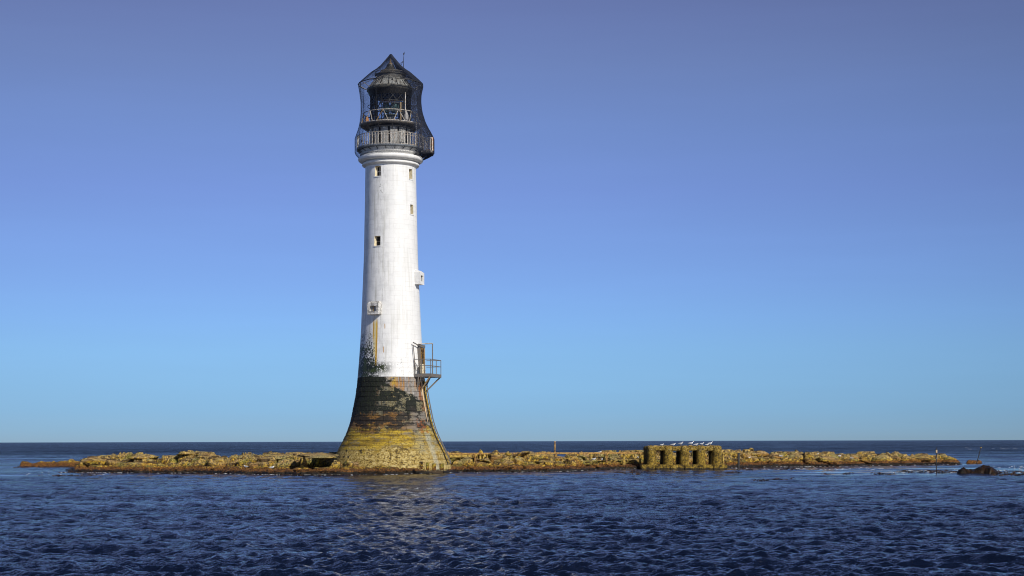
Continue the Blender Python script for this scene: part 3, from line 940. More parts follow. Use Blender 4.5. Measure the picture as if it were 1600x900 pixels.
orange_weed = rock_material('orange_weeded_rock', wet_z=0.42, black=0.36)
black_weed = simple('black_kelp_rock', (0.006, 0.005, 0.003), 0.4, col2=(0.028, 0.013, 0.004), scale=2.2, bump=1.0)
islet('skerry', 30, 132, 727.5, [(30, 727), (34, 721), (42, 721), (52, 723.5), (60, 721), (66, 723), (74, 722.5), (80, 721.5), (88, 722.5), (95, 720), (104, 719), (108, 716.5), (114, 717), (118, 720), (126, 721.5), (132, 724)],
      'thin orange weedy skerry running out beyond the western tip', 'skerry', orange_weed, 3.0)
islet('skerry', 1510, 1534, 726.2, [(1510, 725), (1514, 722.5), (1520, 722), (1529, 722), (1534, 725)], 'small orange skerry with a leaning pole on it', 'skerry', orange_weed, 1.5, 0.06)
islet('skerry', 1494, 1562, 743.0, [(1494, 741), (1498, 735.5), (1504, 734), (1511, 736), (1516, 738), (1524, 735), (1535, 733), (1548, 732.5), (1553, 735), (1558, 739), (1562, 742)],
      'black kelp-draped rock awash in front of the eastern tip', 'skerry', black_weed, 2.6, 0.2)

# ------------------------------------------------------------------ lighthouse
LH = empty('lighthouse', (TX, TY, 0.5))
tag(LH, 'tall white lighthouse on flared dark stone base with netted black lantern', 'lighthouse')
Z0 = 0.5          # children are modelled with z measured from the sea, shifted by -Z0


def L(o):
    o.location.z -= Z0
    return o


prof_px = [(262, 39.4), (311, 40.2), (400, 42.0), (460, 44.5), (520, 47.0), (560, 49.7), (590, 52.3), (618, 55.2), (632, 58.6), (650, 61.8), (661, 64.3), (672, 68.0), (683, 72.7), (694, 78.5), (704, 84.0), (712, 88.5), (722, 91.5), (736, 95.0)]
PZ = np.array([zt(y) for y, r in prof_px])[::-1]; PR = np.array([r * MPX for y, r in prof_px])[::-1]


def RZ(z): return float(np.interp(z, PZ, PR))


ZP = zt(590)      # foot of the white paint
ZN = zt(262)      # neck under the cornice
# smooth the profile
_zz = np.linspace(PZ[0], PZ[-1], 200); _rr = np.interp(_zz, PZ, PR)
for _ in range(30): _rr[1:-1] = 0.25 * _rr[:-2] + 0.5 * _rr[1:-1] + 0.25 * _rr[2:]
def RZ(z): return float(np.interp(z, _zz, _rr))


windows = [(-25.6, zt(280.5), zt(265.0), 7.6, 'cross'), (-25.6, zt(388), zt(373), 7.4, 'plain'),
           (56.0, zt(283), zt(267.5), 5.8, 'plain'), (58.0, zt(337.5), zt(322.5), 5.6, 'plain')]
phis = set(np.round(np.arange(-180, 180, 3.0), 3).tolist())
for a, z0, z1, hw, k in windows:
    for e in (a - hw, a + hw): phis.add(round(e, 3))
phis = sorted(phis)
zls = set(np.round(np.linspace(ZP, ZN + 0.1, 75), 3).tolist())
for a, z0, z1, hw, k in windows:
    zls.add(round(z0, 3)); zls.add(round(z1, 3))
zls = sorted(zls)
vv = [(RZ(z) * math.sin(R_(p)), -RZ(z) * math.cos(R_(p)), z) for z in zls for p in phis]
nf = len(phis); ff = []
for i in range(len(zls) - 1):
    for j in range(nf):
        p0 = phis[j]; p1 = phis[(j + 1) % nf]
        if p1 < p0: p1 += 360
        pm = (p0 + p1) / 2; zm = (zls[i] + zls[i + 1]) / 2
        if any(abs(pm - a) < hw and z0 < zm < z1 for a, z0, z1, hw, k in windows): continue
        ff.append((i * nf + j, i * nf + (j + 1) % nf, (i + 1) * nf + (j + 1) % nf, (i + 1) * nf + j))
# lip at the foot of the painted part
me = bpy.data.meshes.new('tower_shaft'); me.from_pydata(vv, [], ff); me.update()
me.polygons.foreach_set('use_smooth', [True] * len(me.polygons))
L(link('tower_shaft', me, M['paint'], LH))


def cyl(p, r, z): return (r * math.sin(R_(p)), -r * math.cos(R_(p)), z)


for a, z0, z1, hw, kind in windows:
    R0, R1 = RZ(z0), RZ(z1)
    rin = min(R0, R1) - 0.42
    mb = MB()
    aL, aR = a - hw, a + hw
    mb.quad(cyl(aL, R0, z0), cyl(aL, R1, z1), cyl(aL, rin, z1), cyl(aL, rin, z0))
    mb.quad(cyl(aR, R1, z1), cyl(aR, R0, z0), cyl(aR, rin, z0), cyl(aR, rin, z1))
    mb.quad(cyl(aL, R1, z1), cyl(aR, R1, z1), cyl(aR, rin, z1), cyl(aL, rin, z1))
    mb.quad(cyl(aR, R0, z0), cyl(aL, R0, z0), cyl(aL, rin, z0), cyl(aR, rin, z0))
    wn = L(mb.build('window', M['cream'], LH))
    pm = MB(); pm.quad(cyl(aL, rin + 0.02, z0), cyl(aR, rin + 0.02, z0), cyl(aR, rin + 0.02, z1), cyl(aL, rin + 0.02, z1))
    pm.build('pane', M['dark_inside'], wn)
    fm = MB(); rf = rin + 0.06; am = a
    t_ = 0.028
    for q in ((cyl(aL, rf, z0), cyl(aL, rf, z1)), (cyl(aR, rf, z0), cyl(aR, rf, z1)), (cyl(aL, rf, z0), cyl(aR, rf, z0)), (cyl(aL, rf, z1), cyl(aR, rf, z1)), (cyl(aL, rf, (z0 + z1) / 2), cyl(aR, rf, (z0 + z1) / 2))):
        fm.tube(q, t_, 4)
    if kind == 'cross': fm.tube((cyl(am, rf, z0), cyl(am, rf, z1)), t_, 4)
    fm.build('frame', M['white'] if kind == 'cross' else M['shutter'], wn)
    sl = MB()
    n = 4
    for i in range(n):
        p0 = aL - 0.8 + (aR - aL + 1.6) * i / n; p1 = aL - 0.8 + (aR - aL + 1.6) * (i + 1) / n
        sl.quad(cyl(p0, R0 + 0.05, z0 - 0.002), cyl(p1, R0 + 0.05, z0 - 0.002), cyl(p1, R0 - 0.05, z0 + 0.012), cyl(p0, R0 - 0.05, z0 + 0.012))
        sl.quad(cyl(p0, R0 + 0.05, z0 - 0.08), cyl(p1, R0 + 0.05, z0 - 0.08), cyl(p1, R0 + 0.05, z0 - 0.002), cyl(p0, R0 + 0.05, z0 - 0.002))
        sl.quad(cyl(p0, R0 - 0.05, z0 - 0.08), cyl(p1, R0 - 0.05, z0 - 0.08), cyl(p1, R0 + 0.05, z0 - 0.08), cyl(p0, R0 + 0.05, z0 - 0.08))
    sl.build('sill', M['white'], wn)

# projecting window boxes
def window_box(a, y0, y1, w_, dep, lab, rough):
    z0, z1 = zt(y0), zt(y1)
    R0 = RZ((z0 + z1) / 2)
    n_ = Vector((math.sin(R_(a)), -math.cos(R_(a)), 0)); s_ = Vector((math.cos(R_(a)), math.sin(R_(a)), 0))
    def P(u, o, z): return n_ * (R0 + o) + s_ * u + Vector((0, 0, z))
    hw = w_ / 2; fr = 0.24 if rough else 0.2
    zb, zt_ = z0 + 0.28, z1 - 0.25
    mb = MB()
    inn = -0.6
    # front ring around the opening
    o = dep
    xs = [-hw, -hw + fr, hw - fr, hw]; zsx = [z0, zb, zt_, z1]
    for i in range(3):
        for j in range(3):
            if i == 1 and j == 1: continue
            mb.quad(P(xs[i], o, zsx[j]), P(xs[i + 1], o, zsx[j]), P(xs[i + 1], o, zsx[j + 1]), P(xs[i], o, zsx[j + 1]))
    d2 = o - 0.22
    a_, b_ = xs[1], xs[2]
    mb.quad(P(a_, o, zb), P(a_, o, zt_), P(a_, d2, zt_), P(a_, d2, zb)); mb.quad(P(b_, o, zt_), P(b_, o, zb), P(b_, d2, zb), P(b_, d2, zt_))
    mb.quad(P(a_, o, zb), P(a_, d2, zb), P(b_, d2, zb), P(b_, o, zb)); mb.quad(P(a_, d2, zt_), P(a_, o, zt_), P(b_, o, zt_), P(b_, d2, zt_))
    # shell
    mb.quad(P(-hw, o, z0), P(-hw, o, z1), P(-hw, inn, z1), P(-hw, inn, z0)); mb.quad(P(hw, o, z1), P(hw, o, z0), P(hw, inn, z0), P(hw, inn, z1))
    mb.quad(P(-hw, o, z0), P(-hw, inn, z0), P(hw, inn, z0), P(hw, o, z0))
    # sloped, slightly rounded top
    mb.quad(P(-hw, o, z1), P(hw, o, z1), P(hw * 0.8, o * 0.45, z1 + 0.2), P(-hw * 0.8, o * 0.45, z1 + 0.2))
    mb.quad(P(-hw * 0.8, o * 0.45, z1 + 0.2), P(hw * 0.8, o * 0.45, z1 + 0.2), P(hw * 0.8, inn, z1 + 0.24), P(-hw * 0.8, inn, z1 + 0.24))
    mb.quad(P(hw, o, z1), P(hw, inn, z1), P(hw * 0.8, inn, z1 + 0.24), P(hw * 0.8, o * 0.45, z1 + 0.2))
    mb.quad(P(-hw, inn, z1), P(-hw, o, z1), P(-hw * 0.8, o * 0.45, z1 + 0.2), P(-hw * 0.8, inn, z1 + 0.24))
    bx = L(mb.build('window_box', M['box_grey'] if rough else M['white'], LH))
    bx['label'] = lab
    sh = MB(); d3 = d2 + 0.02
    sh.quad(P(a_, d3, zb), P(0 - 0.015, d3, zb), P(0 - 0.015, d3, zt_), P(a_, d3, zt_))
    sh.build('shutter', M['shutter'], bx)
    sh = MB(); sh.quad(P(0.015, d3 + 0.015, zb), P(b_, d3 + 0.015, zb), P(b_, d3 + 0.015, zt_), P(0.015, d3 + 0.015, zt_))
    sh.build('shutter', M['shutter'] if rough else M['dark_inside'], bx)
    fm = MB()
    fm.tube((P(a_, d3 + .03, zt_), P(b_, d3 + .03, zt_)), 0.03, 4); fm.tube((P(0, d3 + .03, zb), P(0, d3 + .03, zt_)), 0.025, 4)
    fm.build('frame', M['rust_iron'], bx)
    return bx


window_box(-26.5, 494.5, 477.5, 1.12, 0.52, 'rust-stained window box with grey shutters', True)
window_box(72.0, 446, 427.5, 1.0, 0.50, 'clean white window box with a dark opening', False)

# masonry core behind the stones
core = MB(); core.lathe([(RZ(z) - 0.045, z) for z in np.linspace(-0.2, ZP - 0.002, 50)], 128)
L(core.build('masonry_core', M['joint'], LH, True))
ring = MB(); ring.lathe([(RZ(ZP) - 0.06, ZP - 0.003), (RZ(ZP) + 0.0, ZP - 0.001)], 120)
L(ring.build('paint_edge', M['white'], LH))


def stone_geo(a0, a1, z0, z1, proud, core_d=0.07):
    """one dressed block following the tower's curve: raised face with a chamfered rim and sides"""
    v, f = [], []
    ga = 0.009 / RZ((z0 + z1) / 2); gz_ = 0.0075
    A0, A1 = a0 + ga, a1 - ga; Z_0, Z_1 = z0 + gz_, z1 - gz_
    ca = 0.03 / RZ((z0 + z1) / 2); cz = 0.025
    na = 3
    def ringpts(ia, iz, out):
        pts = []
        aa = [A0 + ia + (A1 - A0 - 2 * ia) * i / na for i in range(na + 1)]
        for x in aa: pts.append((x, Z_0 + iz))
        for x in aa[::-1]: pts.append((x, Z_1 - iz))
        return [((RZ(z) + out) * math.sin(x), -(RZ(z) + out) * math.cos(x), z) for x, z in pts]
    v += ringpts(0, 0, -core_d); v += ringpts(0, 0, -0.025 + proud); v += ringpts(ca, cz, proud)
    n = 2 * (na + 1)
    for r in range(2):
        for k in range(n):
            a, b = r * n + k, r * n + (k + 1) % n
            f.append((a, b, b + n, a + n))
    for k in range(na): f.append((2 * n + k, 2 * n + k + 1, 2 * n + n - 2 - k, 2 * n + n - 1 - k))
    return v, f


courses = 19
zc = np.linspace(0.32, ZP - 0.004, courses + 1)
back_v, back_f = [], []
nst = 0
for i in range(courses):
    Rm = RZ((zc[i] + zc[i + 1]) / 2)
    n = int(round(2 * math.pi * Rm / 1.12))
    off = rng.uniform(0, 1)
    cuts = [(k + off + rng.uniform(-0.12, 0.12)) * 2 * math.pi / n - math.pi for k in range(n)]
    for k in range(n):
        a0 = cuts[k]; a1 = cuts[(k + 1) % n]
        if a1 < a0: a1 += 2 * math.pi
        am = (a0 + a1) / 2
        am = (am + math.pi) % (2 * math.pi) - math.pi
        v, f = stone_geo(a0, a1, float(zc[i]), float(zc[i + 1]), rng.uniform(-0.010, 0.014))
        if abs(am) < R_(97) and nst < 298:
            me = bpy.data.meshes.new('stone'); me.from_pydata(v, [], f); me.update()
            L(link('stone', me, M['stone'], LH)); nst += 1
        else:
            b = len(back_v); back_v += v; back_f += [tuple(q + b for q in fc) for fc in f]
me = bpy.data.meshes.new('stone_courses'); me.from_pydata(back_v, [], back_f); me.update()
o = L(link('stone_courses', me, M['stone'], LH)); o['kind'] = 'stuff'
print('stones', nst)

# cornice (white mouldings)
def pr(lst): return [(r * MPX, zt(y)) for y, r in lst]


def torus_prof(yc, rc, a, b, n=9):
    return [(rc + a * math.cos(t), yc - b * math.sin(t)) for t in np.linspace(-math.pi / 2, math.pi / 2, n)]


def torus_seq(yc, rc, a_, b_, n=9): return [(rc + a_ * math.cos(q_), yc - b_ * math.sin(q_)) for q_ in np.linspace(-math.pi / 2, math.pi / 2, n)]


cp = [(38.6, 263.5), (40.0, 262.0)] + torus_seq(258.2, 41.2, 3.6, 2.6) + [(41.2, 255.2), (41.2, 254.9)] + torus_seq(249.6, 44.6, 6.3, 4.9) + [(45.2, 244.4), (45.2, 243.8)] + torus_seq(242.6, 46.2, 1.7, 0.9) + [(44.6, 241.4), (45.0, 240.6), (46.6, 236.4), (47.2, 236.0), (47.2, 233.4)]
co = MB(); co.lathe([(r * MPX, zt(y)) for r, y in cp], 96)
L(co.build('cornice', M['white'], LH, True))
# gallery deck
dk = MB(); dk.lathe([(47.0 * MPX, zt(236.3)), (52.5 * MPX, zt(235.6)), (53.0 * MPX, zt(235.0)), (53.0 * MPX, zt(233.6)), (30 * MPX, zt(233.2))], 96)
deck = L(dk.build('gallery_deck', M['deck_grey'], LH, True))
ZD = zt(233.6)
for k in range(22):
    a = -180 + 360 * k / 22 + 4
    b = MB(); b.tube((cyl(a, 46.3 * MPX, zt(235.2)), cyl(a, 48.6 * MPX, zt(235.2))), 0.055, 6)
    b.build('bolt', M['shutter'], deck)
    b = MB()
    b.tube((cyl(a + 8, 46.0 * MPX, zt(239.5)), cyl(a + 8, 52.6 * MPX, zt(236.4))), 0.035, 4)
    b.build('bracket', M['black_iron'], deck)

# railing of the gallery
rail = L(empty('gallery_railing')); rail.parent = LH
RG = 52.3 * MPX
ztop = ZD + 1.08
bal = MB(); bal.box((0, 0, 0.5), (0.065, 0.05, 1.06)); balm = bal.mesh('baluster'); balm.materials.append(M['pale_iron'])
NB = 64
for k in range(NB):
    a = -180 + 360 * k / NB
    o = link('baluster', balm, None, rail, cyl(a, RG, ZD)); o.rotation_euler = (0, 0, R_(a))
for nm, zz_, rr_ in (('top_rail', ztop, 0.032), ('middle_rail', ZD + 0.86, 0.018), ('bottom_rail', ZD + 0.06, 0.03)):
    b = MB(); b.tube([cyl(a, RG, zz_) for a in np.arange(-180, 180, 3.75)], rr_, 5, close=True)
    b.build(nm, M['pale_iron'], rail)

# side platform with orange-sided housing at the gallery's right
sp = L(empty('side_platform')); sp.parent = LH
b = MB()
for s in (0,):
    pts = [(48 * MPX, -1.0), (66 * MPX, -0.9), (66.5 * MPX, 0.7), (48 * MPX, 0.9)]
    i = len(b.v)
    for z in (zt(240.5), zt(237.2)):
        for x, y in pts: b.v.append((x, y, z))
    b.f += [(i + 3, i + 2, i + 1, i), (i + 4, i + 5, i + 6, i + 7)] + [(i + k, i + (k + 1) % 4, i + 4 + (k + 1) % 4, i + 4 + k) for k in range(4)]
b.build('platform_floor', M['iron'], sp)
bb = MB(); bb.tube((Vector((44 * MPX, 0, zt(245.5))), Vector((65.5 * MPX, -0.8, zt(240.8)))), 0.06, 5); bb.build('bracket', M['black_iron'], sp)
bb = MB(); bb.tube((Vector((44 * MPX, 0.3, zt(245.5))), Vector((65.5 * MPX, 0.6, zt(240.8)))), 0.06, 5); bb.build('bracket', M['black_iron'], sp)
for (x0, y0, x1, y1, n) in ((53 * MPX, -1.0, 66 * MPX, -0.9, 5), (66 * MPX, -0.9, 66.5 * MPX, 0.7, 4), (66.5 * MPX, 0.7, 52 * MPX, 0.9, 4)):
    for k in range(n):
        x = x0 + (x1 - x0) * k / n; y = y0 + (y1 - y0) * k / n
        o = link('baluster', balm, None, sp, (x, y, zt(237.2)))
    b = MB(); b.tube(((x0, y0, zt(237.2) + 1.08), (x1, y1, zt(237.2) + 1.08)), 0.032, 5); b.build('top_rail', M['pale_iron'], sp)
b = MB(); b.box((65.2 * MPX, -0.72, zt(227)), (0.20, 0.16, 1.15), 0, 0.02); b.build('orange_post', M['orange'], sp)
b = MB(); b.box((62.8 * MPX, -0.55, zt(238) + 0.10), (0.5, 0.4, 0.14), 0, 0.02); b.build('orange_sill', M['orange'], sp)

# lantern room drum with grey panels
drum = L(empty('lantern_room')); drum.parent = LH
RD = 33 * MPX
zd0, zd1 = ZD - 0.02, zt(203)
b = MB(); b.lathe([(RD - 0.10, zd0), (RD - 0.10, zd1), (RD - 0.1, zt(199))], 48); b.build('drum_wall', M['dark_inside'], drum, True)
for k in range(14):
    a0 = -180 + k * 360 / 14 + 2.8; a1 = a0 + 360 / 14 - 5.6
    if k % 7 == 3: continue
    pm = MB(); n = 4; H = (zd1 - zd0)
    for q in range(n):
        p0 = a0 + (a1 - a0) * q / n; p1 = a0 + (a1 - a0) * (q + 1) / n
        for (r0, zA, zB) in ((RD, zd0 + 0.05, zd0 + H * 0.62), (RD + 0.015, zd0 + H * 0.64, zd1 - 0.03)):
            pm.quad(cyl(p0, r0, zA), cyl(p1, r0, zA), cyl(p1, r0, zB), cyl(p0, r0, zB))
            pm.quad(cyl(p0, r0, zB), cyl(p1, r0, zB), cyl(p1, r0 - 0.1, zB), cyl(p0, r0 - 0.1, zB))
            pm.quad(cyl(p0, r0 - 0.1, zA), cyl(p1, r0 - 0.1, zA), cyl(p1, r0, zA), cyl(p0, r0, zA))
    p0, p1 = a0, a1
    pm.build('wall_panel', M['grey_panel'], drum)
    lb = MB(); lb.box((0, 0, 0), (0.16, 0.05, 0.12)); o = lb.build('vent_cap', M['white'], drum, loc=cyl((a0 + a1) / 2, RD + 0.04, zd1 - 0.12)); o.rotation_euler = (0, 0, R_((a0 + a1) / 2))
bb = MB(); bb.lathe([(RD + 0.02, zd1), (RD + 0.06, zd1 + 0.02), (RD + 0.06, zd1 + 0.09), (RD - 0.1, zd1 + 0.12)], 48); bb.build('drum_rim', M['iron'], drum, True)

# lantern gallery (upper catwalk) with V-braced handrail
cat = L(empty('lantern_catwalk')); cat.parent = LH
zc0 = zt(198); RC = 46 * MPX; RT = 42.0 * MPX; zc1 = zt(178.5)
b = MB(); b.lathe([(31 * MPX, zc0 - 0.02), (RC, zc0 - 0.05), (RC + 0.05, zc0), (RC + 0.05, zc0 + 0.1), (31 * MPX, zc0 + 0.06)], 64); b.build('walkway', M['iron'], cat, True)
b = MB(); b.tube([cyl(a, RC + 0.06, zc0 + 0.1) for a in np.arange(-180, 180, 5)], 0.045, 5, close=True); b.build('bottom_rail', M['pale_iron'], cat)
b = MB(); b.tube([cyl(a, RT, zc1) for a in np.arange(-180, 180, 5)], 0.042, 5, close=True); b.build('top_rail', M['pale_iron'], cat)
NV = 11
for k in range(NV):
    a = -180 + 360 * k / NV + 5
    for s in (-1, 1):
        b = MB(); b.tube((cyl(a, RT, zc1), cyl(a + s * 11.5, RC + 0.05, zc0 + 0.1)), 0.034, 4); b.build('brace', M['pale_iron'] if (k + s) % 4 else M['rust_iron'], cat)
for k in range(12):
    a = -180 + 30 * k + 8
    b = MB(); b.tube((cyl(a, 33 * MPX, zt(207)), cyl(a, RC - 0.02, zc0 - 0.05)), 0.04, 4)
    b.tube((cyl(a, 33 * MPX, zc0 - 0.06), cyl(a, RC - 0.02, zc0 - 0.06)), 0.04, 4); b.build('bracket', M['iron'], cat)
b = MB(); b.box((0, 0, 0.15), (0.28, 0.22, 0.34), 0, 0.03); b.box((0, 0, 0.38), (0.18, 0.16, 0.14)); b.build('lamp_housing', M['orange'], cat, loc=cyl(-50, RC - 0.1, zc0 + 0.12))
b = MB(); b.tube(((0, 0, 0), (0, 0, 0.35), (0, 0, 0.75), (0, 0, 0.85)), [0.2, 0.22, 0.08, 0.03], 8); b.build('lamp_housing', M['shutter'], cat, loc=cyl(36, RC - 0.02, zc0 + 0.2))
b = MB(); b.tube((cyl(34, RC, zc0 + 0.1), cyl(34, RC, zt(152))), 0.035, 5); b.build('pole', M['pale_iron'], cat)
b = MB(); b.tube((cyl(30, 36 * MPX, zc0 + 0.1), cyl(30, 36 * MPX, zt(166))), 0.06, 5); b.build('pole', M['brass'], cat)
for a in (80, 95):
    b = MB(); b.tube((cyl(a, 49 * MPX, zt(214)), cyl(a, 49 * MPX, zt(180))), 0.03, 4); b.build('pole', M['iron'], cat)
b = MB(); b.tube((cyl(62, 47 * MPX, zt(233)), cyl(62, 47 * MPX, zt(182))), 0.035, 4); b.build('pole', M['pale_iron'], cat)

# lantern glazing
lan = L(empty('lantern')); lan.parent = LH
RL = 31.5 * MPX; zl0, zl1 = zc0 + 0.05, zt(147)
NA = 16
rowsz = [zl0, zl0 + (zl1 - zl0) * 0.36, zl0 + (zl1 - zl0) * 0.70, zl1]
for i in range(3):
    for k in range(NA):
        a0 = -180 + 360 * k / NA; a1 = a0 + 360 / NA
        g = MB(); zA, zB = rowsz[i] + 0.02, rowsz[i + 1] - 0.02
        g.quad(cyl(a0 + 0.6, RL - 0.02, zA), cyl(a1 - 0.6, RL - 0.02, zA), cyl(a1 - 0.6, RL - 0.02, zB), cyl(a0 + 0.6, RL - 0.02, zB))
        g.build('pane', M['glass'], lan)
for k in range(NA):
    a0 = -180 + 360 * k / NA; a1 = a0 + 360 / NA
    ast = MB(); ast.tube((cyl(a0, RL, zl0), cyl(a0, RL, zl1)), 0.035, 4)
    for i in range(3):
        ast.tube((cyl(a0, RL, rowsz[i]), cyl(a1, RL, rowsz[i + 1])), 0.028, 4); ast.tube((cyl(a1, RL, rowsz[i]), cyl(a0, RL, rowsz[i + 1])), 0.028, 4)
    ast.build('astragal', M['black_iron'], lan)
for i, zz_ in enumerate(rowsz[1:3]):
    b = MB(); b.tube([cyl(a, RL + 0.01, zz_) for a in np.arange(-180, 180, 360 / NA)], 0.04, 4, close=True); b.build('glazing_ring', M['black_iron'], lan)
b = MB(); b.tube([cyl(a, 35.5 * MPX, zt(167)) for a in np.arange(-180, 180, 7.5)], 0.035, 5, close=True); b.build('handrail', M['black_iron'], lan)
b = MB(); b.lathe([(RL + 0.02, zt(151.5)), (33.6 * MPX, zt(148.5)), (36.2 * MPX, zt(143.0)), (34 * MPX, zt(141.5))], 48); b.build('blanking_panel', M['black_iron'], lan, True)
# optic and gear inside
b = MB(); b.lathe([(0.0, zl0), (0.55, zl0 + 0.02), (0.5, zl0 + 0.35), (0.28, zl0 + 0.4), (0.28, zt(182)), (0.62, zt(180.5)), (0.62, zt(179))], 20); b.build('optic_pedestal', M['green_box'], lan, True)
for dx, w_ in ((-0.38, 0.36), (0.36, 0.42)):
    b = MB()
    zz0, zz1 = zt(177), zt(160)
    b.lathe([(0.02, zz0), (w_ * .75, zz0 + 0.05), (w_, (zz0 + zz1) / 2), (w_ * 0.8, zz1 - 0.1), (0.02, zz1)], 14)
    b.build('lens', M['lens'], lan, True, loc=(dx, -0.2, 0))
b = MB(); b.box((0, -0.1, zt(158)), (1.5, 0.12, 0.08)); b.build('lens_bar', M['orange'], lan)
b = MB(); b.box((0.95, 0.1, zt(172)), (0.5, 0.5, 1.5), 0.3, 0.04); b.build('control_cabinet', M['black_iron'], lan)
b = MB(); b.box((-0.15, -0.4, zt(188)), (0.8, 0.5, 0.45), 0.1, 0.03); b.build('control_cabinet', M['shutter'], lan)
b = MB(); b.lathe([(0.0, zl0 - 0.02), (RL - 0.03, zl0 - 0.02)], 32); b.build('lantern_floor', M['dark_inside'], lan)

# roof
roof = L(empty('lantern_roof')); roof.parent = LH
rp = [(30.5, 147), (36.2, 143.5), (37.0, 142), (37.0, 139.4), (35.2, 138.0)]
b = MB(); b.lathe(pr([(y, r) for r, y in rp]), 64); b.build('eave', M['roof_dark'], roof, True)
b = MB(); b.lathe(pr([(146.5, 31), (140.5, 33.0)]), 48); b.build('soffit', M['black_iron'], roof, True)
NS = 16
for k in range(NS):     # sheets of the lower roof, each with its seam
    a0 = -180 + 360 * k / NS; a1 = a0 + 360 / NS - 0.7
    s = MB(); m_ = 3
    for (rA, yA), (rB, yB) in (((35.4, 138.4), (29.8, 132.0)), ((29.8, 132.0), (25.5, 126.0)), ((25.5, 126.0), (23.0, 122.6))):
        for q in range(m_):
            p0 = a0 + (a1 - a0) * q / m_; p1 = a0 + (a1 - a0) * (q + 1) / m_
            s.quad(cyl(p0, rA * MPX, zt(yA)), cyl(p1, rA * MPX, zt(yA)), cyl(p1, rB * MPX, zt(yB)), cyl(p0, rB * MPX, zt(yB)))
    s.build('roof_sheet', M['roof_metal'], roof, True)
    rb = MB(); rb.tube([cyl(a0 - 0.35, (r + .5) * MPX, zt(y)) for r, y in ((35.4, 138.4), (29.8, 132.0), (25.5, 126.0), (23.0, 122.6))], 0.035, 4); rb.build('roof_seam', M['black_iron'], roof)
    if k % 2 == 0:
        vb = MB(); vb.box((0, 0, 0), (0.13, 0.10, 0.13)); o = vb.build('roof_vent', M['black_iron'], roof, loc=cyl(a0 + 10, 28.6 * MPX, zt(130.0))); o.rotation_euler = (0, 0, R_(a0 + 10))
b = MB(); b.lathe(pr([(125.0, 24.6), (123.4, 24.8), (122.8, 22.5), (118.5, 22.5), (118.0, 24.6), (117.0, 24.6), (116.4, 21.5), (113.0, 17.5), (109.5, 12.5), (106.5, 7.5), (104, 6.2), (101.0, 5.6), (100.5, 3.2)]), 48); b.build('roof_cap', M['roof_dark'], roof, True)
b = MB(); b.lathe(pr([(100.5, 4.0), (99.3, 4.0), (99.0, 2.0), (97, 2.1), (96.6, 1.5), (88, 1.2), (86.0, 0.6), (85.5, 0.05)]), 14); b.build('finial', M['brass'], roof, True)
for k in range(8):
    a = -180 + 45 * k + 12
    b = MB(); b.tube([cyl(a, r * MPX, zt(y)) for r, y in ((23, 118.0), (23.5, 113.5))], 0.03, 4); b.build('hand_hold', M['iron'], roof)
b = MB(); b.tube([cyl(a, 23.5 * MPX, zt(113.5)) for a in np.arange(-180, 180, 10)], 0.03, 4, close=True); b.build('roof_handrail', M['iron'], roof)

# weather mast
ms = L(empty('weather_mast')); ms.parent = LH
mt_, mb0 = Vector((20.5 * MPX, -0.2, 0)), None
b = MB(); b.tube(((20.3 * MPX, 0.1, zt(105)), (20.2 * MPX, 0.1, zt(95)), (21.2 * MPX, 0.1, zt(81))), [0.03, 0.026, 0.018], 5); b.build('mast_pole', M['black_iron'], ms)
b = MB(); b.tube(((20.2 * MPX, 0.1, zt(94.5)), (12.5 * MPX, -0.3, zt(102))), 0.022, 4); b.build('stay', M['black_iron'], ms)
b = MB(); b.tube(((20.2 * MPX, 0.1, zt(94.5)), (16 * MPX, -0.5, zt(105))), 0.022, 4); b.build('stay', M['black_iron'], ms)
b = MB(); b.tube(((20.2 * MPX, 0.1, zt(82.5)), (22.2 * MPX, 0.1, zt(82.5))), 0.02, 4); b.box((20.7 * MPX, 0.1, zt(83.5)), (0.10, 0.05, 0.12)); b.box((21.4 * MPX, 0.1, zt(81.6)), (0.05, 0.04, 0.16)); b.build('weather_vane', M['black_iron'], ms)

# net frame and net
nf_ = L(empty('net_frame')); nf_.parent = LH
ZR = zt(132.5); RR = 49.5 * MPX
b = MB(); b.tube([cyl(a, RR * (1.0 if i % 2 == 0 else 1.02), ZR) for i, a in enumerate(np.arange(-180, 180, 7.5))], 0.045, 5, close=True); b.build('ring', M['black_iron'], nf_)
for k in range(10):
    a = -180 + 36 * k + 15
    b = MB(); b.tube((cyl(a, 35 * MPX, zt(140)), cyl(a, RR, ZR)), 0.03, 4); b.build('strut', M['pale_iron'] if k % 3 else M['iron'], nf_)
    b = MB(); b.tube((cyl(a, 24 * MPX, zt(122)), cyl(a, RR, ZR + 0.03)), 0.022, 4); b.build('strut', M['iron'], nf_)
for k in range(8):
    a = -180 + 45 * k + 22
    b = MB(); b.tube((cyl(a, RR * 0.985, ZR), cyl(a, 47.0 * MPX, zt(176)), cyl(a, 49.5 * MPX, zt(206)), cyl(a, 54 * MPX, zt(232))), 0.022, 4); b.build('guy_wire', M['black_iron'], nf_)


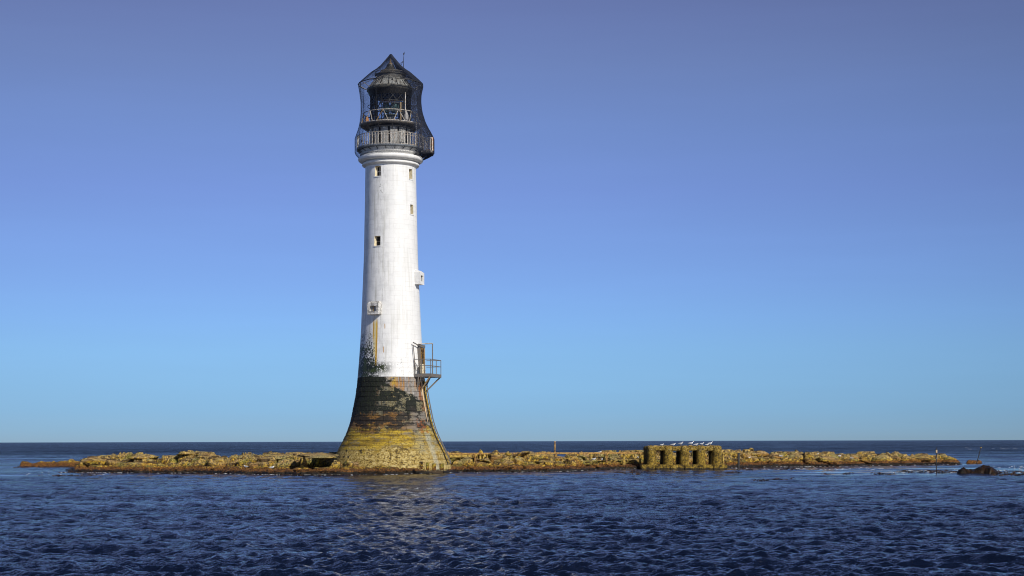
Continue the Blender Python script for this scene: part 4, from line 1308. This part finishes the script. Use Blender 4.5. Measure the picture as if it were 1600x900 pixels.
def build_net(name, p0, p1, nphi, nz, w_, seed, shift=0.0, jit=0.0):
    prof = [(84.2, 0.8), (88, 3.6), (95, 9.5), (102, 15.5), (108, 22.5), (113, 30.0), (120, 38.0), (127, 45.5), (131.5, 50.0), (136, 50.3), (146, 48.6), (160, 47.0), (178, 46.8), (192, 48.3), (202, 50.5), (212, 54.0), (218, 56.0), (240, 56.0), (244, 53.5), (247, 49.5)]
    ys = np.array([p[0] for p in prof]); rs = np.array([p[1] for p in prof])
    arc = np.concatenate([[0], np.cumsum(np.hypot(np.diff(ys), np.diff(rs)))])
    s = np.linspace(0, arc[-1], nz + 1)
    y = np.interp(s, arc, ys); r = np.interp(s, arc, rs)
    ph = np.linspace(p0, p1, nphi + 1)
    PH, Yy = np.meshgrid(ph, y); _, Rr = np.meshgrid(ph, r)
    bulge = np.exp(-((PH - 92) / 34.0) ** 2) * np.interp(Yy, [131, 150, 170, 190, 205, 214, 240, 247], [1.5, 1.5, 3.5, 7.5, 11.5, 13.0, 13.0, 6.0])
    fold = 1 - 0.035 * np.abs(np.sin(np.radians(PH) * 4.5)) * np.interp(Yy, [84, 110, 131, 160, 215, 247], [0.0, 1.2, 0.3, 1.6, 0.4, 0.4])
    Rr = Rr * fold + bulge + shift
    g = np.random.RandomState(seed)
    if jit: Rr = Rr + g.uniform(-jit, jit, Rr.shape)
    Rm = Rr * MPX
    P = np.stack([Rm * np.sin(np.radians(PH)), -Rm * np.cos(np.radians(PH)), EYE + (HOR - Yy) * MPX], -1)
    A = np.concatenate([P[:-1, :-1].reshape(-1, 3), P[:-1, 1:].reshape(-1, 3)])
    B = np.concatenate([P[1:, 1:].reshape(-1, 3), P[1:, :-1].reshape(-1, 3)])
    D = B - A; ln = np.linalg.norm(D, axis=1, keepdims=True); D = D / np.maximum(ln, 1e-6)
    rad = np.concatenate([A[:, :2], A[:, 2:] * 0], axis=1); rad /= np.maximum(np.linalg.norm(rad, axis=1, keepdims=True), 1e-6)
    S = np.cross(D, rad); S /= np.maximum(np.linalg.norm(S, axis=1, keepdims=True), 1e-6)
    O = np.cross(S, D)
    n = len(A)
    ring = [S * w_, (-0.5 * S + 0.866 * O) * w_, (-0.5 * S - 0.866 * O) * w_]
    V = np.stack([A + q for q in ring] + [B + q for q in ring], 1).reshape(-1, 3)
    base = (np.arange(n) * 6)[:, None]
    Q = np.concatenate([base + np.array([[0, 1, 4, 3]]), base + np.array([[1, 2, 5, 4]]), base + np.array([[2, 0, 3, 5]])])
    o = L(link(name, np_mesh(name, V, Q, False), M['net'], LH))
    return o


build_net('bird_net', -180, 180, 128, 88, 0.0054, 1)
build_net('net_fold', 50, 150, 44, 88, 0.016, 2, -0.8, 0.4)

# ---- landing platform, door, ladder (right side)
PHI = 73.0
on = Vector((math.sin(R_(PHI)), -math.cos(R_(PHI)), 0)); os_ = Vector((math.cos(R_(PHI)), math.sin(R_(PHI)), 0))
zf = zt(585.5)
RP = RZ(zf)
lp = L(empty('landing_platform')); lp.parent = LH
def Q3(o_, s_, z): return on * o_ + os_ * s_ + Vector((0, 0, z))
Ow, Hw = 4.22, 1.32
b = MB()
for (A, B) in (((RP - 0.3, -Hw), (Ow, -Hw)), ((Ow, -Hw), (Ow, Hw)), ((Ow, Hw), (RP - 0.3, Hw))):
    pa, pb = Q3(A[0], A[1], zf), Q3(B[0], B[1], zf)
    mid = (pa + pb) / 2; dl = (pb - pa).length
    b.box((mid.x, mid.y, zf - 0.11), (dl + 0.06, 0.07, 0.28), math.atan2((pb - pa).y, (pb - pa).x))
b.build('edge_beam', M['iron'], lp)
for k in range(7):
    b = MB(); o_ = RP - 0.45 + (Ow - RP + 0.42) * (k + 0.5) / 7; mid = Q3(o_, 0, 0); b.box((mid.x, mid.y, zf - 0.05), (0.17, 2 * Hw - 0.1, 0.05), R_(PHI) - math.pi / 2)
    b.build('deck_plank', M['iron'], lp)
rl = lp
for (o_, s_, z1_, rr_) in ((RP + 0.42, -Hw, zt(562), 0.045), (Ow, -Hw, zt(562.5), 0.04), (Ow, 0.1, zt(562.5), 0.035), (Ow, Hw, zt(562.5), 0.035), (RP + 0.3, Hw, zt(562.5), 0.035), (RP - 0.25, -Hw, zt(562), 0.035)):
    b = MB(); b.tube((Q3(o_, s_, zf), Q3(o_, s_, z1_)), rr_, 5); b.build('rail_post', M['iron'], lp)
for zz_ in (zt(563), zt(573)):
    b = MB(); b.tube((Q3(RP - 0.3, -Hw, zz_), Q3(Ow, -Hw, zz_), Q3(Ow, Hw, zz_), Q3(RP - 0.1, Hw, zz_)), 0.032, 5); b.build('guard_rail', M['iron'], lp)
# gallows frame
b = MB(); b.tube((Q3(Ow - 0.04, -0.75, zf), Q3(Ow - 0.04, -0.75, zt(538.5))), 0.045, 5); b.build('davit_post', M['iron'], lp)
b = MB(); b.tube((Q3(Ow - 0.04, -0.75, zt(538.5)), Q3(RP - 0.3, -0.45, zt(538.5))), 0.055, 5); b.build('davit_beam', M['pale_iron'], lp)
b = MB(); b.tube((Q3(RP - 0.3, -1.5, zt(537)), Q3(RP + 0.1, -0.5, zt(543))), 0.05, 5); b.build('davit_brace', M['iron'], lp)
b = MB(); b.tube((Q3(RP - 0.36, -1.35, zt(541)), Q3(RP - 0.1, -1.35, zf)), 0.04, 5); b.build('davit_post', M['iron'], lp)
# struts
for (o_, s_, oe, se, ye, mt) in ((Ow - 0.05, -Hw, None, -0.75, 612, 'brass'), (Ow - 0.9, -Hw, None, -0.9, 604, 'iron'), (Ow - 0.05, Hw, None, 0.6, 612, 'pale_iron'), (Ow - 1.0, Hw, None, 0.4, 606, 'iron'), (RP + 0.1, -Hw, None, -1.1, 610, 'iron'), (Ow - .5, 0, None, 0.0, 611, 'iron')):
    ze = zt(ye); oe = math.sqrt(max(RZ(ze) ** 2 - se * se, 1)) - 0.02
    b = MB(); b.tube((Q3(o_, s_, zf - 0.2), Q3(oe, se, ze)), 0.065, 6); b.build('strut', M['iron' if mt == 'pale_iron' else mt], lp)
# door recess
dr = L(empty('entrance_door')); dr.parent = LH
b = MB()
ro = math.sqrt(RP ** 2 - 0.55 ** 2) + 0.02
zD0, zD1 = zf + 0.05, zt(543)
for s_ in (-0.55, 0.55):
    b.quad(Q3(ro + 0.04, s_ - 0.09, zD0), Q3(ro + 0.04, s_ + 0.09, zD0), Q3(ro + 0.04, s_ + 0.09, zD1), Q3(ro + 0.04, s_ - 0.09, zD1))
    b.quad(Q3(ro + 0.04, s_ - 0.09, zD0), Q3(ro + 0.04, s_ - 0.09, zD1), Q3(ro - 0.2, s_ - 0.09, zD1), Q3(ro - 0.2, s_ - 0.09, zD0))
    b.quad(Q3(ro + 0.04, s_ + 0.09, zD1), Q3(ro + 0.04, s_ + 0.09, zD0), Q3(ro - 0.2, s_ + 0.09, zD0), Q3(ro - 0.2, s_ + 0.09, zD1))
b.quad(Q3(ro + 0.06, -0.66, zD1), Q3(ro + 0.06, 0.66, zD1), Q3(ro + 0.06, 0.66, zD1 + 0.2), Q3(ro + 0.06, -0.66, zD1 + 0.2))
b.quad(Q3(ro + 0.06, -0.66, zD1 + 0.2), Q3(ro + 0.06, 0.66, zD1 + 0.2), Q3(ro - 0.3, 0.66, zD1 + 0.2), Q3(ro - 0.3, -0.66, zD1 + 0.2))
b.build('door_frame', M['iron'], dr)
b = MB(); b.quad(Q3(RP + 0.012, -0.46, zD0), Q3(RP + 0.012, 0.46, zD0), Q3(RP - 0.05, 0.46, zD1), Q3(RP - 0.05, -0.46, zD1)); b.build('door_leaf', M['rust_iron'], dr)
for s_ in (-0.3, 0.1, 0.35):
    b = MB(); b.tube((Q3(RP + 0.12, s_, zD0), Q3(RP + 0.08, s_, zD1 - 0.1)), 0.035, 5); b.build('hanging_gear', M['black_iron'] if s_ < 0.2 else M['brass'], dr)
b = MB(); mid = Q3(RP + 0.3, -0.95, 0); b.box((mid.x, mid.y, zf + 0.45), (0.4, 0.3, 0.85), R_(PHI), 0.03); b.build('locker', M['cream'], dr)

# ladder down the flare
ld = L(empty('landing_ladder')); ld.parent = LH
PL = 77.0
zlad = [zt(y) for y in (596, 612, 625, 640, 655, 668, 680, 690, 700, 708, 716, 724)]
hw = 0.36
ln_, ls_ = Vector((math.sin(R_(PL)), -math.cos(R_(PL)), 0)), Vector((math.cos(R_(PL)), math.sin(R_(PL)), 0))
for s_ in (-hw, hw):
    b = MB(); b.tube([ln_ * (RZ(z) + 0.16) + ls_ * s_ + Vector((0, 0, z)) for z in zlad], 0.05, 5); b.build('ladder_rail', M['weed_iron'] if s_ < 0 else M['iron'], ld)
z = zlad[0]; rungs = 0
path = [ln_ * (RZ(zz_) + 0.16) + Vector((0, 0, zz_)) for zz_ in np.linspace(zlad[0], zlad[-1], 200)]
acc = 0; last_p = path[0]
rg = MB(); rg.tube((ls_ * -hw, ls_ * hw), 0.022, 4, caps=False); rgm = rg.mesh('rung'); rgm.materials.append(M['iron'])
for p in path[1:]:
    acc += (p - last_p).length; last_p = p
    if acc > 0.33:
        acc = 0; link('rung', rgm, None, ld, p)
for zz_ in zlad[1::2]:
    for s_ in (-hw, hw):
        b = MB(); b.tube((ln_ * (RZ(zz_) - 0.1) + ls_ * s_ + Vector((0, 0, zz_)), ln_ * (RZ(zz_) + 0.16) + ls_ * s_ + Vector((0, 0, zz_))), 0.03, 4); b.build('stand_off', M['iron'], ld)
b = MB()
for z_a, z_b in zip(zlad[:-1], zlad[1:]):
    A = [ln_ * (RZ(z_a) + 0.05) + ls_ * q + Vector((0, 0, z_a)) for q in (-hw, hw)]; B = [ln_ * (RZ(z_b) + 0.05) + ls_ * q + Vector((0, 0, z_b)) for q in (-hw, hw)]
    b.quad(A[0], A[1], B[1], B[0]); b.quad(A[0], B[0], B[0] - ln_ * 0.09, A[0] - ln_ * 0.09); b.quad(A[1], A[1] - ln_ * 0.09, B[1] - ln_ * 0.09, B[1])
b.build('ladder_shade_strip', M['dark_shade'], ld)  # added dark strip between the rails, painted shade of the ladder
# pale drain pipe beside it
b = MB(); pts = []
for y in (598, 606, 616, 628, 640, 650, 660):
    zz_ = zt(y); pts.append(cyl(63.5, RZ(zz_) + 0.06, zz_))
b.tube(pts, [0.07, 0.10, 0.09, 0.07, 0.05, 0.04, 0.02], 6)
L(b.build('drain_pipe', M['brass'], LH))
b = MB(); b.lathe([(0.0, 0.0), (0.05, 0.0)], 6)

# stepped footing stones at the tower's foot, right front
for (px, yb, w_, h_) in ((658, 732, 7, 12), (668, 733, 7, 12), (678, 734, 8, 11), (690, 733, 9, 10)):
    Y = 133.6; X = at(px, Y)
    b = MB(); b.box((0, 0, h_ * MPX * 0.5), (w_ * MPX * 0.75, 0.5, h_ * MPX), 0.05, 0.05)
    o = b.build('stone_pier', M['rock'], loc=(X, Y, zat(yb, Y) - 0.05))
    tag(o, 'short weedy stone pier, %s of four before the tower foot' % ('one nearest the middle' if px == 658 else 'second' if px == 668 else 'third' if px == 678 else 'one nearest the ladder'), 'pier', 'stone piers at the tower foot')

# ------------------------------------------------------------------ iron landing railway
rw = empty('landing_railway', (at(700, 141), 141, 0.9))
tag(rw, 'rusty weed-hung iron railway on short legs from the tower to the pillared block', 'railway')
def RW(px, Y, z): return Vector((at(px, Y), Y, z)) - rw.location
def rwY(px): return Ya + (Yb - Ya) * (px - 698) / (1006 - 698)
def rwz(px): return zat(708.9 - 0.6 * (px - 698) / 308, rwY(px))
for dy, nm in ((0, 'rail'), (1.3, 'rail')):
    for (pa, pb) in ((698, 800), (801, 903), (904, 1006)):
        a = RW(pa, rwY(pa) + dy, rwz(pa)); c = RW(pb, rwY(pb) + dy, rwz(pb))
        mid = (a + c) / 2; dl = (c - a).length; an = math.atan2((c - a).y, (c - a).x)
        bm_ = MB(); bm_.box((0, 0, 0), (dl, 0.10, 0.16), 0, 0.02)
        o = bm_.build(nm, M['rust_iron'], rw, loc=mid); o.rotation_euler = (0, -math.asin((c - a).z / dl), an)
for px in np.arange(702, 1004, 9.0):
    a = RW(px, rwY(px) - 0.05, rwz(px) + 0.05); c = RW(px, rwY(px) + 1.35, rwz(px) + 0.05)
    bm_ = MB(); bm_.tube((a, c), 0.045, 4); bm_.build('cross_bar', M['rust_iron'], rw)
legs = [(716, 5), (733, 8), (742, 3), (750, 4), (761, 3), (772, 4), (783, 3), (793, 4), (816, 5), (843, 3), (853, 3), (868, 4), (894, 4), (923, 5), (948, 3), (975, 4), (1000, 4)]
for i, (px, wpx) in enumerate(legs):
    for dy in (0, 1.3):
        Y = rwY(px) + dy; X = at(px, Y); g0 = ground(X, Y) - 0.1; zt_ = rwz(px) - 0.06
        bm_ = MB(); bm_.tube((RW(px, Y, zt_), RW(px + rng.uniform(-1, 1), Y, min(g0, zt_ - 0.5))), [wpx * 0.0275, wpx * 0.033], 6)
        bm_.build('leg', M['weed_iron'] if i % 3 != 2 else M['rust_iron'], rw)
for i, (px, d) in enumerate(((744, 5), (757, -5), (768, 5), (779, -5), (789, 5), (800, 6), (806, 7))):
    Y = rwY(px); bm_ = MB(); bm_.tube((RW(px, Y - 0.05, rwz(px) - 0.08), RW(px + d, Y - 0.4, rwz(px) - 0.95)), 0.07, 5); bm_.build('brace', M['weed_iron'], rw)
for (px0, px1, y) in ((702, 728, 713.5), (1128, 1152, 710)):
    pass
bm_ = MB(); a = RW(701, 144.9, zat(713, 144.9)); c = RW(729, 146.0, zat(713, 146.0)); bm_.tube((a, c), 0.16, 6); bm_.build('cross_beam', M['weed_iron'], rw)

# short length beyond the block
r2 = empty('rail_stub', (at(1129, 155), 155, 0.6))
tag(r2, 'short iron rail end with a dark post beyond the pillared block', 'railway')
Y = 155.0
def R2(px, z, dy=0): return Vector((at(px, Y), Y + dy, z)) - r2.location
bm_ = MB(); bm_.tube((R2(1127, zat(709, Y)), R2(1154, zat(709, Y))), 0.085, 5); bm_.build('rail', M['weed_iron'], r2)
bm_ = MB(); bm_.tube((R2(1150.5, zat(708, Y), -1.5), R2(1150.5, -0.4, -1.5)), 0.11, 6); bm_.build('leg', M['black_iron'], r2)
bm_ = MB(); bm_.tube((R2(1129.5, zat(709, Y)), R2(1129.5, 0.1)), 0.13, 6); bm_.build('leg', M['weed_iron'], r2)

# ------------------------------------------------------------------ pillared concrete block
YB = 153.5
bk = empty('concrete_platform', (at(1068, YB), YB, 0.0))
tag(bk, 'square yellow-stained platform of thick round concrete pillars under a slab', 'platform')
kx = YB / FPX
zbase = zat(726.5, YB); ztopb = zat(697.3, YB)
for i in range(6):    # footing blocks
    w_ = 134 * kx / 6
    bm_ = MB(); bm_.box((-67 * kx + w_ * (i + 0.5), 1.25, zbase / 2 - 0.3), (w_ - 0.03, 3.9 + 0.1 * (i % 2), zbase + 0.6), 0, 0.07)
    bm_.build('footing_block', M['concrete'], bk)
pc = MB(); pc.lathe([(7.9 * kx, zbase - 0.05), (7.5 * kx, zbase + 0.25), (7.2 * kx, zbase + 0.8), (7.4 * kx, ztopb - 0.42), (7.7 * kx, ztopb - 0.28), (7.4 * kx, ztopb - 0.12), (6.2 * kx, ztopb - 0.02), (3.5 * kx, ztopb + 0.03)], 20, close_top=True)
pcm = pc.mesh('pillar', True); pcm.materials.append(M['concrete'])
pcd = pc.mesh('pillar', True); pcd.materials.append(M['dark_shade'])  # darker copy for the rear row: shade under the slab painted as colour
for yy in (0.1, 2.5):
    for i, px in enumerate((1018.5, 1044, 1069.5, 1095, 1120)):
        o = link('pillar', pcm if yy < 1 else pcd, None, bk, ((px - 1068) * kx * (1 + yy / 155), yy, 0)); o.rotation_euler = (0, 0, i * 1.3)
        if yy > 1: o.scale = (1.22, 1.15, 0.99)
bm_ = MB()
for i in range(4):
    x0 = (1018.5 + 25.4 * i + 1 - 1068) * kx; w_ = 25.4 * kx - 0.02
    s_ = MB(); s_.box((x0 + w_ / 2, 1.28, ztopb - 0.25 - 0.03 * (i % 2)), (w_, 2.95, 0.46), 0, 0.09); s_.build('slab', M['concrete'], bk)
# knobbly crust on top
for i in range(16):
    x = rng.uniform(-52, 52) * kx; y = rng.uniform(0, 2.4)
    o = link('crust', BM[rng.randrange(3, 9)], None, bk, (x, y, ztopb - 0.02)); o.scale = (0.25, 0.25, 0.09)

# ------------------------------------------------------------------ marker posts
def post(px, y0, y1, Y, rpx, mat, label, lean=0.0, parts=()):
    z0 = max(-0.5, min(zat(y1, Y), ground(at(px, Y), Y)) - 0.2) if lean == 0 else zat(y1, Y) - 0.2
    e = empty('marker_post', (at(px, Y), Y, z0))
    tag(e, label, 'post')
    h = zat(y0, Y) - z0
    b = MB(); r = rpx * Y / FPX
    b.tube([(lean * t_, 0, h * t_) for t_ in (0, 0.3, 0.6, 0.85, 1.0)], [r * 1.1, r, r * 0.95, r * 0.8, r * 0.75], 7)
    b.build('shaft', mat, e)
    for (fy, w_, hh, mt) in parts:
        c = MB(); c.box((lean * fy, 0, h * fy), (w_, w_, hh), 0.3, 0.01); c.build('collar', mt, e)
    return e


post(867, 689.5, 709, 156.0, 1.2, M['rust_iron'], 'tall rusty stake standing behind the rail midway along', 0, ((0.97, 0.16, 0.05, M['brass']), (0.75, 0.18, 0.06, M['brass']), (0.5, 0.18, 0.05, M['black_iron'])))
post(1463, 701, 737, 148.0, 0.9, M['black_iron'], 'thin black post with a pale collar rising from the water before the reef', 0, ((0.86, 0.14, 0.26, M['brass']), (0.6, 0.16, 0.1, M['iron'])))
post(1526, 700.5, 723, 182.0, 0.75, M['black_iron'], 'leaning black pole planted on the small orange skerry', 0.5, ((0.97, 0.16, 0.1, M['rust_iron']),))

# ------------------------------------------------------------------ gulls
def loft(secs, n=12):
    mb = MB(); 
    for (x, z, ry, rz) in secs:
        for j in range(n):
            a = 2 * math.pi * j / n
            mb.v.append((x, ry * math.cos(a), z + rz * math.sin(a)))
    for k in range(len(secs) - 1):
        for j in range(n):
            a, b = k * n + j, k * n + (j + 1) % n
            mb.f.append((a, b, b + n, a + n))
    mb.f.append(tuple(range(n))); mb.f.append(tuple(range(len(secs) * n - 1, (len(secs) - 1) * n - 1, -1)))
    return mb


def gull_meshes(sit):
    up = 0.0 if not sit else -0.13
    neck = 0.0 if not sit else -0.04
    body = loft([(-0.27, 0.215 + up, 0.03, 0.006), (-0.2, 0.21 + up, 0.045, 0.022), (-0.1, 0.205 + up, 0.075, 0.065), (0.0, 0.21 + up, 0.088, 0.088), (0.08, 0.23 + up, 0.078, 0.085), (0.135, 0.28 + up + neck * .5, 0.052, 0.06),
                 (0.155, 0.335 + up + neck, 0.038, 0.045), (0.178, 0.375 + up + neck, 0.042, 0.042), (0.205, 0.378 + up + neck, 0.034, 0.032), (0.225, 0.372 + up + neck, 0.016, 0.016)])
    ws = []
    for s in (-1, 1):
        mb = loft([(-0.33, 0.225 + up, 0.006, 0.006), (-0.24, 0.228 + up, 0.016, 0.022), (-0.1, 0.235 + up, 0.02, 0.058), (0.02, 0.238 + up, 0.02, 0.066), (0.09, 0.24 + up, 0.01, 0.03)], 8)
        mb.v = [(x, y + s * (0.072 if x > -0.2 else 0.035), z) for x, y, z in mb.v]
        ws.append(mb.mesh('wing', True))
    tip = loft([(-0.39, 0.225 + up, 0.004, 0.004), (-0.33, 0.228 + up, 0.03, 0.01), (-0.25, 0.235 + up, 0.04, 0.016)], 8)
    beak = MB().tube(((0.215, 0, 0.372 + up + neck), (0.255, 0, 0.366 + up + neck), (0.275, 0, 0.352 + up + neck)), [0.014, 0.010, 0.004], 6)
    legs = []
    if not sit:
        for s in (-1, 1):
            lg = MB().tube(((0.0, s * 0.035, 0.15), (-0.01, s * 0.035, 0.08), (0.0, s * 0.035, 0.01)), 0.007, 5)
            lg.box((0.03, s * 0.035, 0.006), (0.07, 0.045, 0.01)); legs.append(lg.mesh('leg'))
    return body.mesh('body', True), ws, tip.mesh('wing_tip', True), beak.mesh('beak'), legs


GM = {s: gull_meshes(s) for s in (False, True)}
for s in GM:
    b_, ws, tp, bk_, lg = GM[s]
    b_.materials.append(M['gull_white']); tp.materials.append(M['gull_black']); bk_.materials.append(M['beak'])
    for x in ws: x.materials.append(M['gull_grey'])
    for x in lg: x.materials.append(M['beak'])


def gull(px, Y, z, rz, sit, label, sc=1.15):
    sc = sc * 0.78
    e = empty('gull', (at(px, Y), Y, z), rz)
    e.scale = (sc, sc, sc)
    tag(e, label, 'gull', 'gulls resting on the reef and the block')
    b_, ws, tp, bk_, lg = GM[sit]
    bo = link('body', b_, None, e)
    for x in ws: link('wing', x, None, e)
    link('wing_tip', tp, None, e); link('beak', bk_, None, e)
    for x in lg: link('leg', x, None, e)


zb_ = ztopb + 0.0
for px, rz, sit, lab, sc in ((1034.5, 0.2, True, 'half-hidden gull crouching alone near the outer end of the block', 1.0), (1052, 0.0, True, 'gull sitting low facing along the block, second from its tower end', 1.25), (1064, -0.2, False, 'gull standing on the block with grey back turned, third from the tower end', 1.25),
                             (1080, 0.1, False, 'tallest gull standing upright on the middle pillar of the block', 1.4), (1087.5, 0.1, True, 'white gull sitting just beside the tallest standing gull', 1.2),
                             (1097, 0.3, False, 'gull leaning forward between the middle pillar and the far pair', 1.1), (1105, 0.2, True, 'small gull sitting low in front of the last standing gull', 1.0), (1110, 0.25, False, 'last standing gull at the far end of the block', 1.3)):
    gull(px, YB + (0.35 if sit else 0.9), zb_ + (0.04 if sit else 0.01), rz, sit, lab, sc)
for px, py, db, rz, lab in ((384, 729, 2.0, 2.8, 'white gull on the dark kelp ledge below the flat-topped rock'), (425, 730.5, 1.6, 0.3, 'gull sitting on the kelp ledge nearer the tower'),
                            (937, 708, 8.5, 0.0, 'gull on the rail beyond the tall stake'), (928, 718.5, 4.5, 0.2, 'gull sitting on pale rock under the rail'), (940.5, 719, 4.5, 1.2, 'gull upright beside the one under the rail'),
                            (997, 716.5, 5, 1.6, 'gull standing beside the block near the end of the rail'), (1170, 717.5, 4, 0.1, 'gull on the ledge below the large humped boulder'), (1272, 710.5, 8, 2.9, 'gull on the ridge of the eastern reef, first of the pair'),
                            (1276.5, 712, 7.6, 0.2, 'smaller gull tucked beside the ridge gull'), (1220, 714.5, 5, 3.0, 'gull on the dark gap between humped and ridge boulders'), (1312, 714.5, 5.5, 0.4, 'gull standing over the big wedge-shaped boulder'), (1331, 718, 4.0, 2.7, 'gull perched on the split yellow boulder')):
    Yf = float(reef_fields(np.array([float(px)]))[0][0]); Y = Yf + db
    z = zat(py, Y)
    gull(px, Y, z - 0.02, rz, True, lab, 1.15)

# ------------------------------------------------------------------ seaweed
def weed(name, pts, label, lmin, lmax, seed):
    g = np.random.RandomState(seed)
    V = []; Q = []
    for (x, y, z, n, spread) in pts:
        for _ in range(n):
            a = g.uniform(0, 6.28); ln = g.uniform(lmin, lmax); wd = g.uniform(0.02, 0.06)
            bx, by = x + g.normal(0, spread), y + g.normal(0, spread * 0.6)
            dx, dy = math.cos(a), math.sin(a); b = len(V)
            hz = g.uniform(0.02, 0.10)
            for k, t_ in enumerate((0, 0.35, 0.7, 1.0)):
                zz_ = z + hz * math.sin(t_ * 3.0) - 0.03 * t_
                ww = wd * (1 - 0.7 * t_)
                V.append((bx + dx * ln * t_ - dy * ww, by + dy * ln * t_ + dx * ww, zz_)); V.append((bx + dx * ln * t_ + dy * ww, by + dy * ln * t_ - dx * ww, zz_ + 0.015))
            for k in range(3): Q.append((b + 2 * k, b + 2 * k + 1, b + 2 * k + 3, b + 2 * k + 2))
    o = link(name, np_mesh(name, np.array(V), np.array(Q), False), M['kelp'])
    tag(o, label, 'seaweed', None, 'stuff')


pts = []
for px in np.arange(95, 1500, 1.1):
    Yf = float(reef_fields(np.array([px]))[0][0])
    Y = Yf + rng.uniform(-0.7, 0.6); X = at(px, Y)
    pts.append((X, Y, max(0.0, min(ground(X, Y), 0.3)) + 0.01, 3, 0.16))
weed('kelp_fringe', pts, 'dark brown kelp hanging along the waterline of the reef', 0.12, 0.4, 3)
pts = []
for (x0, x1, y0, y1, n) in ((955, 1010, 739, 743, 22), (985, 1030, 735, 741, 20), (1136, 1154, 739, 741, 20), (1150, 1250, 733, 736, 60), (1175, 1205, 751, 753, 12), (1205, 1240, 748, 752, 12), (1285, 1340, 741, 744, 12), (1360, 1400, 741, 744, 24),
                            (1405, 1500, 737, 741, 110), (1550, 1600, 738, 746, 90), (60, 150, 741, 743, 30), (20, 110, 727, 730, 20)):
    for _ in range(n):
        px = rng.uniform(x0, x1); py = rng.uniform(y0, y1); Y = EYE * FPX / (py - HOR)
        pts.append((at(px, Y), Y, 0.03, rng.randint(2, 7), 0.10))
weed('floating_kelp', pts, 'dark kelp fronds breaking the surface in the shallows', 0.1, 0.35, 5)

# ------------------------------------------------------------------ foam flecks
def foam():
    g = np.random.RandomState(9); V = []; F = []
    def fleck(x, y, z, r, st):
        b = len(V); n = 6
        for j in range(n):
            a = 6.283 * j / n; q = r * g.uniform(0.6, 1.2)
            V.append((x + q * st * math.cos(a), y + q * math.sin(a), z + g.uniform(0, 0.02)))
        V.append((x, y, z + 0.03))
        for j in range(n): F.append((b + j, b + (j + 1) % n, b + n))
    for _ in range(420):
        px = g.uniform(95, 1500); Yf = float(reef_fields(np.array([px]))[0][0])
        if 515 < px < 700 and g.rand() < 0.4: continue
        Y = Yf + g.normal(-0.5, 0.5) + (1.6 * (float(fbm(np.array([at(px, Yf) * 0.6]), np.array([Yf * 0.1]), 3, 5)[0]) - 0.5))
        fleck(at(px, Y), Y, 0.04, g.uniform(0.02, 0.055), g.uniform(1.5, 4))
    for x0, x1, y0, y1, n in ((1380, 1600, 737, 742, 60), (1150, 1380, 733, 737, 40), (1500, 1600, 702, 706, 10), (40, 180, 735, 742, 14), (1545, 1600, 731, 736, 14)):
        for _ in range(n):
            px = g.uniform(x0, x1); Y = EYE * FPX / (g.uniform(y0, y1) - HOR)
            fleck(at(px, Y), Y, 0.07 if Y < 250 else 0.3, g.uniform(0.03, 0.06) * (1 if Y < 250 else 5), g.uniform(2, 5))
    o = link('sea_foam', np_mesh('sea_foam', np.array(V), np.array(F), True), simple('white_foam', (0.75, 0.78, 0.80), 0.7, var=0.1, bump=0))
    tag(o, 'small flecks of white foam along the reef waterline', 'foam', None, 'stuff')


foam()
